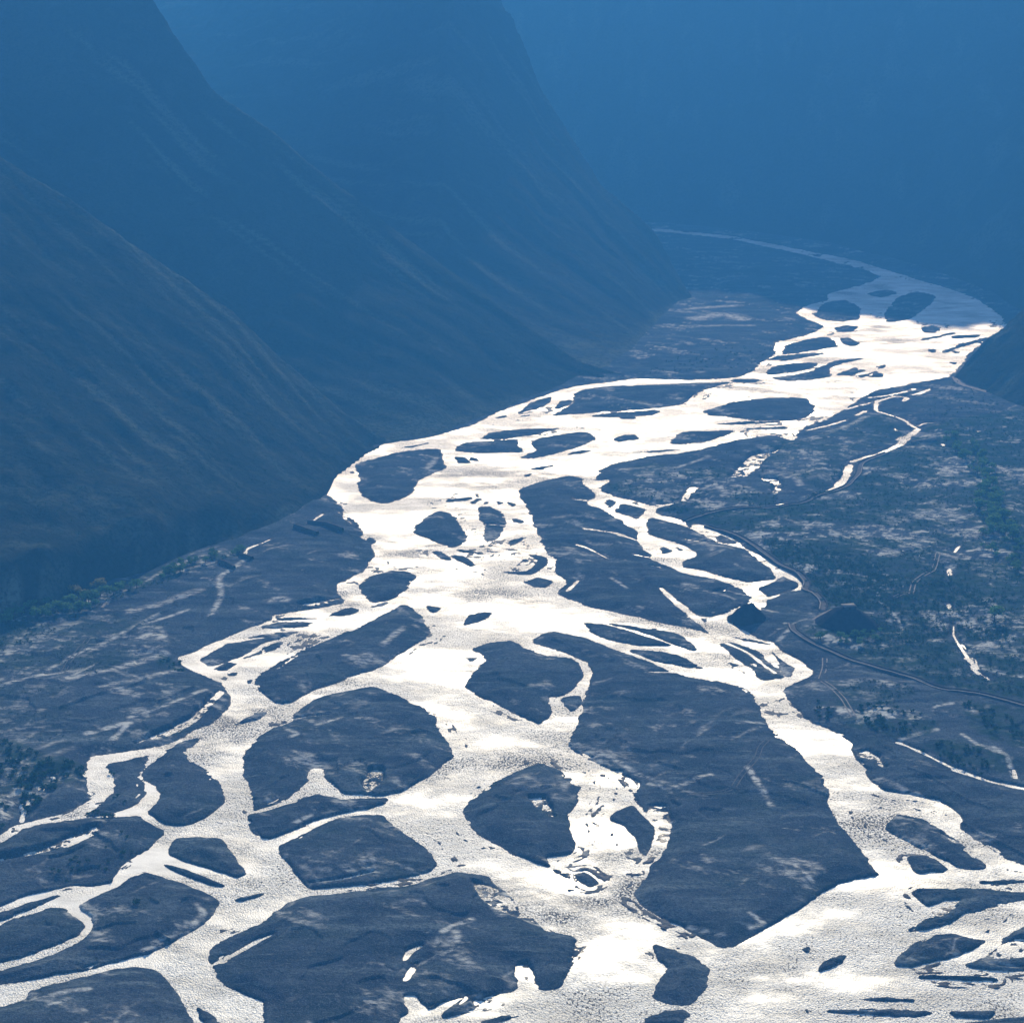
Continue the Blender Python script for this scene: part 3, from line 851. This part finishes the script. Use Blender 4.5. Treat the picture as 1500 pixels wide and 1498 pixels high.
cC = crest([(560, -420, 2560), (690, -110, 2330), (742, 22, 2260), (772, 80, 2225), (792, 132, 2200), (832, 192, 2160), (882, 272, 2110), (958, 335, 2060), (990, 390, 2025), (1015, 436, 1995), (1050, 450, 1975)])
fC = foot([(700, 590), (860, 560), (930, 530), (955, 490), (1000, 448), (1060, 441)])
def hill_c(X, Y):
    Yc = ip(X, cC[:, 0], cC[:, 1]); Zc = np.clip(ip(X, cC[:, 0], cC[:, 2]), -6, 430)
    Yf = np.minimum(ip(X, fC[:, 0], fC[:, 1]), Yc - 10) + 34 * fbm(X / 45, Y / 300, 4, 301)
    W = np.maximum(Yc - Yf, 12); s = Y - Yf
    r = np.clip(s / W, 0, 1)
    z = Zc * (0.18 * r + 0.82 * r ** 1.9)
    z = np.where(Y > Yc, Zc - (Y - Yc) * 1.1, z)
    z = np.where(s < 0, s * 0.9 - 1, z)
    g1, n1 = gully(X, Y, 0.8, -0.6, 260, 40, 311); g2, n2 = gully(X, Y, 0.8, -0.6, 120, 13, 321)
    m = sstep(0.0, 0.3, r)
    z = z + m * (4 * (g1 - 0.6) * np.clip(r * 2, 0, 1) + 0.6 * (g2 - 0.6)) + 14 * np.abs(fbm(X / 30, Y / 30, 4, 335)) * sstep(150, 280, z)
    st = m * sstep(0.22, 0.55, n2 + 0.3 * n1) * 0.3 + 0.6 * sstep(0.30, 0.02, r + 0.12 * fbm(X / 30, Y / 30, 3, 341))
    return z, np.clip(st, 0, 1)
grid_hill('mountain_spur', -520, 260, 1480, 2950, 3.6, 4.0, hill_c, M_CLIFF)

# the far wall that closes the valley, and throws its shadow over the head of the river
fD = [ground(u, v) for (u, v) in ((300, 300), (700, 312), (975, 330), (1100, 343), (1200, 358), (1300, 383), (1380, 408), (1440, 433), (1490, 466), (1570, 500), (1700, 560))]
fD = np.array([(float(a), float(b)) for a, b in fD])
RIDGE = 470.0
def hill_d(X, Y):
    # signed distance behind the curved foot line
    d = np.full(X.shape, 1e9); sg = np.ones(X.shape)
    ext = np.vstack([fD[:1] + (fD[0] - fD[1]) * 6, fD, fD[-1:] + (fD[-1] - fD[-2]) * 6])
    for i in range(len(ext) - 1):
        a, b = ext[i], ext[i + 1]; e = b - a
        t = np.clip(((X - a[0]) * e[0] + (Y - a[1]) * e[1]) / (e @ e), 0, 1)
        px, py = X - a[0] - t * e[0], Y - a[1] - t * e[1]
        q = np.hypot(px, py); k = q < d
        cr = e[0] * py - e[1] * px
        d = np.where(k, q, d); sg = np.where(k, np.sign(cr), sg)
    s = d * sg
    s = s + 18 * fbm(X / 60, Y / 60, 4, 401) * sstep(0, 60, s)
    top = (RIDGE + 80 * sstep(200, 600, X)) * (1 + 0.10 * fbm(X / 110, Y / 110, 4, 405, 0.6))
    z = np.where(s < 420, s * 0.95, 420 * .95 + 0)
    z = np.minimum(s * 0.98, top - np.maximum(s - 520, 0) * 0.5)
    fanz = 14 * sstep(0, 40, s)
    z = np.where(s > 0, np.maximum(z * sstep(10, 130, s) ** 0.6, fanz * 0.6), s * 0.6 - 1)
    gx = fbm(X / 55, Y / 160, 4, 411, 0.6)
    z = z + (16 * (0.5 - np.abs(gx) * 2) + 5 * fbm(X / 16, Y / 40, 4, 421)) * sstep(60, 200, s)
    return z, 0.25 * sstep(0.2, 0.5, fbm(X / 20, Y / 70, 4, 431))
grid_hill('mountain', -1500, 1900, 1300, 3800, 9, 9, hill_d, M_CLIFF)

# dark spur at the right edge, beside the river
cE = crest([(1398, 551, 1540), (1415, 530, 1550), (1442, 499, 1562), (1472, 478, 1575), (1500, 452, 1590), (1600, 380, 1640), (1750, 260, 1720)])
fE = foot([(1396, 552), (1420, 572), (1450, 585), (1500, 604), (1560, 630), (1680, 680)])
def hill_e(X, Y):
    Yc = ip(X, cE[:, 0], cE[:, 1]); Zc = np.clip(ip(X, cE[:, 0], cE[:, 2]), -6, 470)
    Yf = np.minimum(ip(X, fE[:, 0], fE[:, 1]), Yc - 3) + 4 * fbm(X / 20, Y / 300, 3, 501)
    s = Y - Yf; r = np.clip(s / np.maximum(Yc - Yf, 6), 0, 1)
    z = Zc * (0.35 * r + 0.65 * r ** 1.5)
    z = np.where(Y > Yc, Zc - (Y - Yc) * 0.9, z)
    z = np.where(s < 0, s * 0.9 - 1, z)
    g2, n2 = gully(X, Y, -0.8, -0.6, 80, 9, 521)
    z = z + sstep(0.1, 0.4, r) * 1.6 * (g2 - 0.6) + 1.6 * fbm(X / 18, Y / 18, 4, 531) * sstep(0, 25, s)
    return z, 0.35 * sstep(0.25, 0.55, n2)
grid_hill('hill', 355, 900, 1300, 2150, 2.6, 3.0, hill_e, M_SLOPE)

# ------------------------------------------------------------------ air: one even box of blue mountain haze
def make_haze():
    x0, x1, y0, y1, z0, z1 = -9500, 9500, -7500, 11500, -5.2, 705
    v = [(x, y, z) for z in (z0, z1) for y in (y0, y1) for x in (x0, x1)]
    f = [(0, 2, 3, 1), (4, 5, 7, 6), (0, 1, 5, 4), (2, 6, 7, 3), (0, 4, 6, 2), (1, 3, 7, 5)]
    m = bpy.data.materials.new('haze'); m.use_nodes = True; nt = m.node_tree
    nt.nodes.remove(nt.nodes['Principled BSDF'])
    pv = nt.nodes.new('ShaderNodeVolumePrincipled')
    pv.inputs['Color'].default_value = (0.071, 0.355, 0.83, 1)
    pv.inputs['Absorption Color'].default_value = (0.3, 0.1, 0, 1)
    pv.inputs['Density'].default_value = HAZE_D
    pv.inputs['Anisotropy'].default_value = 0.0
    nt.links.new(pv.outputs[0], nt.nodes['Material Output'].inputs['Volume'])
    o = mesh_obj('haze', v, f, m); tag(o, kind='stuff')
HAZE_D = 0.00026
make_haze()
# ------------------------------------------------------------------ heaps beside the river
rng = np.random.default_rng(7); random.seed(7)
def heap(name, u, v, w, h, flat=0.12, skew=0.0, seed=0, mat=None):
    x, y = ground(u, v); k = pixscale(v); r = w * k / 2
    n = 46; t = np.linspace(-1.25, 1.25, n); X, Y = np.meshgrid(t, t)
    a = np.arctan2(Y, X); d = np.hypot(X, Y) * (1 + 0.14 * fbm(np.cos(a) * 1.6 + seed, np.sin(a) * 1.6, 3, seed))
    z = h * np.clip((1 - d) / (1 - flat), 0, 1) ** 0.9 + 1.6 * fbm(X * 3, Y * 3, 5, seed + 3, 0.6) * (d < 1.1) * np.clip(1.2 - d, 0, 1) - 0.3 * (d > 1.1)
    base = float(floor_z(u, v))
    V = np.stack([float(x) + X * r + skew * r * z / h, float(y) + Y * r * 0.95, base - 0.25 + z], 2).reshape(-1, 3)
    id_ = np.arange(n * n).reshape(n, n)
    f = np.stack([id_[:-1, :-1], id_[:-1, 1:], id_[1:, 1:], id_[1:, :-1]], 2)
    keep = (d[:-1, :-1] < 1.2)
    o = mesh_obj(name, V, f[keep], mat or M_MOUND, smooth=True); tag(o, kind='structure')
    return float(x), float(y), base, r
heap('mound', 1097, 908, 56, 7.5, 0.22, -0.05, 11)
mx, my, mz, mr = heap('mound', 1238, 918, 96, 8.5, 0.30, 0.05, 23)
# ------------------------------------------------------------------ small building on the larger heap
def box(x0, x1, y0, y1, z0, z1):
    v = [(x, y, z) for z in (z0, z1) for y in (y0, y1) for x in (x0, x1)]
    f = [(0, 2, 3, 1), (4, 5, 7, 6), (0, 1, 5, 4), (2, 6, 7, 3), (0, 4, 6, 2), (1, 3, 7, 5)]
    return v, f
def join(parts):
    V, F = [], []
    for v, f in parts:
        o = len(V); V += list(v); F += [tuple(i + o for i in q) for q in f]
    return V, F
hut = bpy.data.objects.new('stone_hut', None); COL.objects.link(hut)
hut.location = (mx + 1.5, my + 1.0, mz + 7.6); hut.rotation_euler = (0, 0, 0.2)
tag(hut, 'small flat-roofed stone hut on top of the dark earth mound', 'hut')
w = join([box(-3, 3, -2, -1.6, -0.6, 2.0), box(-3, 3, 1.6, 2, -0.6, 2.0), box(-3, -2.6, -1.598, 1.598, -0.6, 2.0), box(2.6, 3, -1.598, 1.598, -0.6, 2.0)])
mesh_obj('wall', *w, M_STONE, hut)
mesh_obj('roof', *box(-3.3, 3.3, -2.3, 2.3, 2.003, 2.3), M_PALE, hut)
mesh_obj('door', *box(-0.45, 0.45, -2.06, -2.003, -0.3, 1.4), M_BARK, hut)

# ------------------------------------------------------------------ swept walls, canals and tracks, draped on the floor
def path3(px, step=2.0, off=0.0):
    q = smooth(P(px), False, 2)
    gx, gy = ground(q[:, 0], q[:, 1])
    d = np.concatenate([[0], np.cumsum(np.hypot(np.diff(gx), np.diff(gy)))])
    s = np.arange(0, d[-1], step)
    x, y = np.interp(s, d, gx), np.interp(s, d, gy)
    u, v = np.interp(s, d, q[:, 0]), np.interp(s, d, q[:, 1])
    tx, ty = np.gradient(x), np.gradient(y); L = np.hypot(tx, ty) + 1e-9
    nx, ny = -ty / L, tx / L
    z = floor_z(u, v)
    k = np.ones(5) / 5
    if len(z) > 8: z = np.convolve(np.pad(z, 2, 'edge'), k, 'valid')
    return x + nx * off, y + ny * off, z, nx, ny
def sweep(name, px, prof, mat, parent=None, off=0.0, step=2.0, jit=0.0):
    x, y, z, nx, ny = path3(px, step, off)
    n, m = len(x), len(prof); V = []
    jz = jit * fbm(np.arange(n) / 2.5, np.zeros(n), 3, 5)
    for i in range(n):
        for (a, b) in prof:
            V.append((x[i] + nx[i] * a, y[i] + ny[i] * a, max(z[i], 0.02) + b + (jz[i] if b > 0.3 else 0)))
    F = [(i * m + j, i * m + j + 1, (i + 1) * m + j + 1, (i + 1) * m + j) for i in range(n - 1) for j in range(m - 1)]
    return mesh_obj(name, V, F, mat, parent)
def empty(name, label, cat, group=None):
    o = bpy.data.objects.new(name, None); COL.objects.link(o); tag(o, label, cat, group); return o
WALL = [(-0.7, -0.6), (-0.4, 0.8), (0.4, 0.8), (0.7, -0.6)]
def canal(px, label):
    e = empty('canal', label, 'canal', None)
    sweep('wall', px, WALL, M_STONE, e, -1.7, jit=0.4)
    sweep('wall', px, [(a, b * 0.8) for a, b in WALL], M_STONE, e, 1.7, jit=0.4)
    sweep('canal_bed', px, [(-1.5, 0.2), (1.5, 0.2)], M_EARTH, e)
    sweep('coping', px, [(-0.32, 0.82), (0.32, 0.82)], M_TRACK, e, -1.7, jit=0.4)
canal('1003 764 1022 760 1067 750 1127 744 1180 738 1213 724 1240 713 1257 697 1260 682 1275 674 1300 665', 'stone-walled canal curving along the creek in the right middle distance')
canal('1035 771 1060 779 1083 788 1113 807 1143 829 1170 841 1183 856 1179 865 1193 873 1207 887 1205 900', 'stone-walled canal hugging the outside bend of the right-hand channel')
canal('1160 920 1162 928 1172 936 1200 950 1240 968 1287 981 1333 994 1383 1011 1433 1021 1500 1038 1560 1052', 'long dark stone-walled canal running from the mound to the right edge')
def dyke(px, label):
    o = sweep('flood_wall', px, [(-1.6, -0.6), (-0.9, 2.0), (0.9, 2.0), (1.6, -0.6)], M_STONE, jit=0.3)
    tag(o, label, 'wall', 'flood walls on the left bank')
dyke('452 767 478 774 503 783', 'dark stone flood wall slanting into the left bank beside the river bend')
dyke('432 777 450 783 468 789', 'short dark flood wall just left of the one at the river bend')
dyke('352 818 362 822 372 826', 'shortest dark flood wall, farther left by the thin stream')
dyke('322 829 335 833 343 839', 'dark flood wall at the end of the pale track on the left bank')
lw = sweep('retaining_wall', '1335 651 1352 649 1372 646', [(-0.7, -0.5), (-0.6, 1.6), (0.6, 1.6), (0.7, -0.5)], M_PALE, jit=0.3)
tag(lw, 'low pale stone retaining wall near the creek below the dark hill', 'wall')
def track(name, px, gauge=1.0, w=0.5, mat=None):
    for s in ((-1, 1) if gauge else (0,)):
        tag(sweep(name, px, [(-w, 0.07), (0, 0.10), (w, 0.07)], mat or M_TRACK, None, s * gauge, 1.5), kind='structure')
track('vehicle_track', '1005 1166 1030 1167 1062 1164 1074 1160 1084 1144 1100 1126 1109 1115 1113 1100 1127 1086', 1.0, 0.22, M_EARTH)
track('vehicle_track', '1208 968 1208 980 1202 998', 1.0, 0.3)
track('vehicle_track', '1205 1003 1218 1012 1234 1028 1243 1043 1251 1056', 1.0, 0.3)
track('vehicle_track', '1374 814 1370 830 1365 840 1352 847 1341 853 1337 864 1334 876', 1.1, 0.35)
track('vehicle_track', '1334 874 1322 874 1309 880', 1.1, 0.3)
track('vehicle_track', '130 938 115 958 97 980 90 995', 1.0, 0.25, M_EARTH)
track('dirt_road', '1398 553 1402 562 1412 568 1430 573 1456 580', 0, 2.4)
track('footpath', '240 849 262 841 285 835 312 829', 0, 0.9)
track('footpath', '150 895 160 884 172 876 188 868', 0, 0.8)
track('footpath', '1190 912 1206 903 1222 896', 0, 0.7)

# ------------------------------------------------------------------ plants
def leaf_cloud(n, lobes, size, seed):
    """n leaf clumps (quads bent into two triangles) spread through lobes (x,y,z,r)"""
    g = np.random.default_rng(seed); V, F = [], []
    wts = np.array([l[3] ** 2 for l in lobes]); wts /= wts.sum()
    for i in range(n):
        lx, ly, lz, r = lobes[g.choice(len(lobes), p=wts)]
        d = g.normal(size=3); d /= np.linalg.norm(d); rad = r * g.uniform(0.45, 1.08)
        c = np.array((lx, ly, lz)) + d * rad * np.array((1, 1, 0.8))
        c[2] = max(c[2], 0.05)
        a = g.normal(size=3); a /= np.linalg.norm(a); b = np.cross(a, d + 0.6 * g.normal(size=3)); b /= np.linalg.norm(b) + 1e-6
        s = size * g.uniform(0.55, 1.25)
        o = len(V); V += [c - a * s, c + b * s * 0.7, c + a * s, c - b * s * 0.6]; F.append((o, o + 1, o + 2, o + 3))
    return V, F
def limb(p, q, r0, r1, k=5):
    p, q = np.array(p, float), np.array(q, float); d = (q - p) / np.linalg.norm(q - p)
    a = np.cross(d, (0.3, 0.9, 0.2)); a /= np.linalg.norm(a); b = np.cross(d, a)
    V = [p + (a * math.cos(t) + b * math.sin(t)) * r0 for t in np.linspace(0, 2 * math.pi, k, False)]
    V += [q + (a * math.cos(t) + b * math.sin(t)) * r1 for t in np.linspace(0, 2 * math.pi, k, False)]
    return V, [(i, (i + 1) % k, k + (i + 1) % k, k + i) for i in range(k)]
def shrub_mesh(seed, n=70):
    g = np.random.default_rng(seed)
    lobes = [(g.uniform(-.45, .45), g.uniform(-.45, .45), g.uniform(.3, .65), g.uniform(.3, .5)) for _ in range(5)]
    v, f = leaf_cloud(n, lobes, 0.20, seed); st = [limb((0, 0, -0.2), (l[0], l[1], l[2]), 0.05, 0.02, 4) for l in lobes[:4]]
    sv, sf = join(st); o = len(v)
    return v + sv, f + [tuple(i + o for i in q) for q in sf], [0] * len(f) + [1] * len(sf)
def make_mesh(name, v, f, mats, mi=None):
    o = mesh_obj(name, v, f, mats, mat_idx=mi); m = o.data; bpy.data.objects.remove(o); return m
SHRUBS = [make_mesh('shrub', *(lambda t: (t[0], t[1], [M_LEAF, M_BARK], t[2]))(shrub_mesh(100 + i))) for i in range(6)]
def put_shrub(u, v, size, label, group, squash=1.0):
    x, y = ground(u, v); o = bpy.data.objects.new('shrub', random.choice(SHRUBS)); COL.objects.link(o)
    o.location = (float(x), float(y), float(floor_z(u, v))); o.rotation_euler = (0, 0, random.uniform(0, 6.28))
    s = size; o.scale = (s, s, s * squash * random.uniform(0.75, 1.05))
    tag(o, label, 'shrub', group); return o
def in_poly(px, n, rng=rng):
    """n random photo positions inside an outline (even on the ground)"""
    q = P(px); out = []
    u0, v0 = q.min(0); u1, v1 = q.max(0); wmax = pixscale(v0) ** 3
    while len(out) < n:
        u, v = rng.uniform(u0, u1), rng.uniform(v0, v1)
        c = False
        for i in range(len(q)):
            (a, b), (c2, d) = q[i], q[(i + 1) % len(q)]
            if (b > v) != (d > v) and u < a + (v - b) / (d - b) * (c2 - a): c = not c
        if c and rng.uniform() < max(pixscale(v) ** 2.2 / wmax, 0.02) ** 0.5: out.append((u, v))
    return out
for (u, v, s) in ((178, 1227, 2.0), (185, 1234, 1.9), (182, 1254, 2.6), (193, 1251, 1.4), (155, 1247, 1.6), (104, 1268, 2.6), (113, 1265, 2.4), (118, 1271, 2.2), (128, 1269, 2.3), (107, 1280, 2.2),
                  (117, 1278, 2.0), (76, 1282, 2.3), (87, 1285, 2.5), (147, 1273, 1.4), (160, 1267, 1.7), (156, 1277, 1.8), (163, 1292, 1.4), (98, 1293, 1.5)):
    put_shrub(u, v, s * 0.62, 'small round shrub dotted on the bare bar at lower left', 'lone shrubs on the lower left bar')
o = put_shrub(202, 1329, 2.2, 'single dark shrub alone on the bar at lower left', None)
for (u, v, s) in ((128, 1195, 2.0), (135, 1193, 1.7), (141, 1192, 1.9), (148, 1195, 2.2), (154, 1197, 2.2), (160, 1197, 2.3), (166, 1197, 1.9), (171, 1168, 1.9), (167, 1171, 1.6), (163, 1133, 1.7), (166, 1135, 1.5), (183, 1177, 1.3)):
    put_shrub(u, v, s * 0.75, 'dark shrub in the row at the edge of the lower left channel', 'shrubs beside the lower left channel')
THICK = '-30 1088 20 1092 45 1105 58 1112 90 1118 126 1118 122 1136 100 1146 85 1150 65 1170 58 1190 42 1198 30 1172 20 1150 8 1140 -30 1150'
for (u, v) in in_poly(THICK, 86):
    put_shrub(u, v, rng.uniform(1.5, 2.9), 'dense dark green bush in the thicket at the lower left edge', 'thicket at the lower left edge')
for (u, v) in in_poly('-30 1180 10 1185 22 1200 8 1215 -30 1225', 10):
    put_shrub(u, v, rng.uniform(1.2, 2.0), 'dense dark green bush in the thicket at the lower left edge', 'thicket at the lower left edge')
for (u, v) in in_poly('1262 1040 1300 1036 1345 1045 1372 1060 1366 1074 1330 1082 1300 1080 1262 1068 1252 1052', 52):
    put_shrub(u, v, rng.uniform(1.1, 2.0), 'low dark bush in the oval patch right of the widest channel', 'oval scrub patch on the right')
for (u, v) in in_poly('1402 1030 1440 1040 1490 1062 1500 1085 1470 1088 1430 1060', 34):
    put_shrub(u, v, rng.uniform(1.1, 1.9), 'low dark bush in the scrub strip below the long canal', 'scrub below the long canal')
for (u, v) in in_poly('1340 1098 1380 1090 1430 1100 1450 1125 1440 1140 1390 1118', 34):
    put_shrub(u, v, rng.uniform(1.1, 1.9), 'low dark bush beside the thin bright channel at right', 'scrub beside the thin right channel')
for (u, v) in in_poly('1185 1030 1215 1028 1225 1055 1210 1062 1190 1045', 16):
    put_shrub(u, v, rng.uniform(1.0, 1.6), 'low bush on the bank where the widest channel bends', 'bank scrub at the bend')
for (u, v) in in_poly('240 962 262 965 278 975 272 985 248 985 232 974', 22):
    put_shrub(u, v, rng.uniform(0.9, 1.6), 'low dark bush in the clump beside the left channel bend', 'clump beside the left channel bend')

# the scrub nobody could count: one carpet of leaf clumps
def carpet(name, zones, n_leaf, mat, seed):
    g = np.random.default_rng(seed); V, F = [], []
    base = [shrub_mesh(400 + i, n_leaf) for i in range(8)]
    vb = [np.array(b[0]) for b in base]; fb = [np.array(b[1]) for b in base]; off = 0
    for (px, n, s0, s1, thr) in zones:
        pts = np.array(in_poly(px, n, g)); x, y = ground(pts[:, 0], pts[:, 1])
        dens = fbm(x / 34, y / 22, 5, 71, 0.6)
        for (u, v), X, Y, dn, Z in zip(pts, x, y, dens, floor_z(pts[:, 0], pts[:, 1])):
            if dn > thr or Z < 0.25: continue
            k = g.integers(8); s = g.uniform(s0, s1); a = g.uniform(0, 6.28)
            q = vb[k] * (s, s, s * 0.8); c_, s_ = math.cos(a), math.sin(a)
            V.append(np.stack([X + q[:, 0] * c_ - q[:, 1] * s_, Y + q[:, 0] * s_ + q[:, 1] * c_, Z + q[:, 2]], 1)); F.append(fb[k] + off); off += len(q)
    o = mesh_obj(name, np.vstack(V), np.vstack(F), mat); tag(o, kind='stuff'); return o
MAIN = '1010 750 1180 740 1262 700 1350 640 1500 615 1560 620 1560 1045 1500 1030 1380 1002 1240 955 1180 925 1215 895 1190 862 1115 800 1045 768'
carpet('scrub', [(MAIN, 5200, 0.6, 1.7, 0.16),
                 ('1265 840 1330 850 1400 860 1480 880 1480 960 1400 930 1330 950 1240 945 1210 920 1290 905', 700, 0.9, 2.2, 0.5),
                 ('1110 790 1180 800 1290 830 1310 860 1280 900 1215 885 1185 850 1140 822', 700, 0.9, 2.0, 0.5),
                 ('1260 1000 1330 1008 1350 1020 1300 1030 1220 1018', 120, 0.5, 1.1, 0.5),
                 ('890 712 940 706 990 690 1060 690 1110 722 1150 735 1100 745 1010 745 965 738 910 726', 420, 0.8, 1.9, 0.25),
                 ('960 748 1000 745 1010 752 990 756', 40, 1.0, 2.0, 0.6),
                 ('1180 735 1215 718 1225 722 1200 735', 60, 1.0, 2.0, 0.6),
                 ('1215 700 1235 680 1240 690 1225 710', 40, 0.9, 1.8, 0.6),
                 ('1000 640 1100 650 1200 640 1280 610 1330 640 1260 668 1235 690 1205 720 1150 700 1060 690', 300, 0.6, 1.4, 0.1),
                 ('1400 560 1500 605 1500 660 1400 640 1340 600', 260, 0.8, 1.8, 0.4),
                 ('-60 900 30 892 130 890 250 845 365 803 368 810 250 856 120 905 50 945 -60 1000', 420, 0.7, 1.7, 0.3),
                 ('-60 930 60 930 150 905 245 915 250 960 120 1000 -60 1010', 420, 0.4, 0.9, 0.12),
                 ('-60 1005 110 1005 100 1085 -60 1090', 160, 0.35, 0.9, 0.15),
                 ('850 565 940 548 1000 520 1140 505 1100 545 940 550', 120, 1.0, 2.0, 0.3)], 22, [M_LEAF], 5)

# low bushes scattered over the near spur
def slope_scrub():
    g = np.random.default_rng(77); base = [shrub_mesh(430 + i, 16) for i in range(5)]; V, F, off = [], [], 0
    X = g.uniform(-420, -110, 1500); Y = g.uniform(900, 1330, 1500); Z, _ = hill_a(X, Y)
    den = fbm(X / 40, Y / 30, 4, 601)
    for x, y, z, dn in zip(X, Y, Z, den):
        if z < 6 or z > 110 or dn < -0.05 + (z - 30) / 300: continue
        k = g.integers(5); s = g.uniform(0.6, 1.7); q = np.array(base[k][0]) * s
        V.append(q + (x, y, z - 0.1)); F.append(np.array(base[k][1]) + off); off += len(q)
    tag(mesh_obj('slope_scrub', np.vstack(V), np.vstack(F), [M_LEAF]), kind='stuff')
slope_scrub()
# trees: trunk, limbs and a ragged crown
def tree_meshes(seed, mat):
    g = np.random.default_rng(seed)
    lobes = [(0, 0, 0.72, 0.26)] + [(0.26 * math.cos(a), 0.26 * math.sin(a), g.uniform(0.45, 0.75), g.uniform(0.16, 0.26)) for a in g.uniform(0, 6.28, 7)]
    cr = make_mesh('crown', *leaf_cloud(190, lobes, 0.085, seed), [mat])
    parts = [limb((0, 0, -0.05), (0.01, 0.0, 0.45), 0.045, 0.025, 7), limb((0.01, 0, 0.43), (0, 0, 0.8), 0.025, 0.008, 5)]
    for l in lobes[1:6]: parts.append(limb((0, 0, g.uniform(0.25, 0.45)), (l[0], l[1], l[2]), 0.02, 0.006, 4))
    v, f = join(parts); return make_mesh('trunk', v, f, [M_BARK]), cr
TREES = [tree_meshes(900 + i, M_LEAF2) for i in range(5)]; YELLOW = [tree_meshes(950 + i, M_LEAF3) for i in range(2)]
def put_tree(u, v, h, label, group, kinds=TREES):
    x, y = ground(u, v); e = empty('broadleaf_tree', label, 'tree', group); tm, cm = random.choice(kinds)
    e.location = (float(x), float(y), float(floor_z(u, v)) - 0.1); e.rotation_euler = (0, 0, random.uniform(0, 6.28)); e.scale = (h * random.uniform(.9, 1.25), h * random.uniform(.9, 1.25), h)
    for n, m in (('trunk', tm), ('crown', cm)):
        o = bpy.data.objects.new(n, m); COL.objects.link(o); o.parent = e
BELT_R = '1372 640 1400 640 1428 660 1452 690 1462 730 1478 770 1490 800 1462 800 1440 770 1428 740 1432 715 1410 680 1385 660'
for (u, v) in in_poly(BELT_R, 95): put_tree(u, v, rng.uniform(4.0, 7.5), 'green tree in the belt running down the right edge', 'tree belt at the right')
for (u, v) in in_poly('1428 770 1500 790 1500 850 1450 840 1430 810', 26): put_tree(u, v, rng.uniform(3.0, 5.0), 'green tree in the loose grove under the right-hand tree belt', 'grove below the tree belt')
for (u, v) in in_poly('-40 905 40 893 110 885 170 870 215 850 225 856 180 880 110 905 40 915 -40 935', 70): put_tree(u, v, rng.uniform(4.0, 7.0), 'green tree at the foot of the fluted left bluff', 'trees under the left bluff')
for (u, v) in in_poly('230 845 300 820 365 800 368 806 300 830 235 856', 30): put_tree(u, v, rng.uniform(3.0, 5.0), 'small tree in the line along the base of the low left terrace', 'tree line below the left terrace')
for (u, v, h) in ((145, 868, 6.5), (150, 870, 6.0), (138, 871, 5.5)): put_tree(u, v, h, 'yellowing tree among green ones below the left bluff', 'yellow trees under the left bluff', YELLOW)
for (u, v, h) in ((108, 878, 6.5), (117, 880, 6.0), (125, 880, 5.0)): put_tree(u, v, h, 'olive tree beside the yellow trees below the left bluff', 'olive trees under the left bluff', YELLOW)
for (u, v) in in_poly('1180 935 1210 945 1290 958 1300 935 1280 925 1240 940', 18): put_tree(u, v, rng.uniform(2.5, 4.5), 'small tree between the mound and the long canal', 'trees between mound and canal')
put_tree(1456, 915, 9.0, 'broad dark tree standing alone in the right-hand scrub', None)
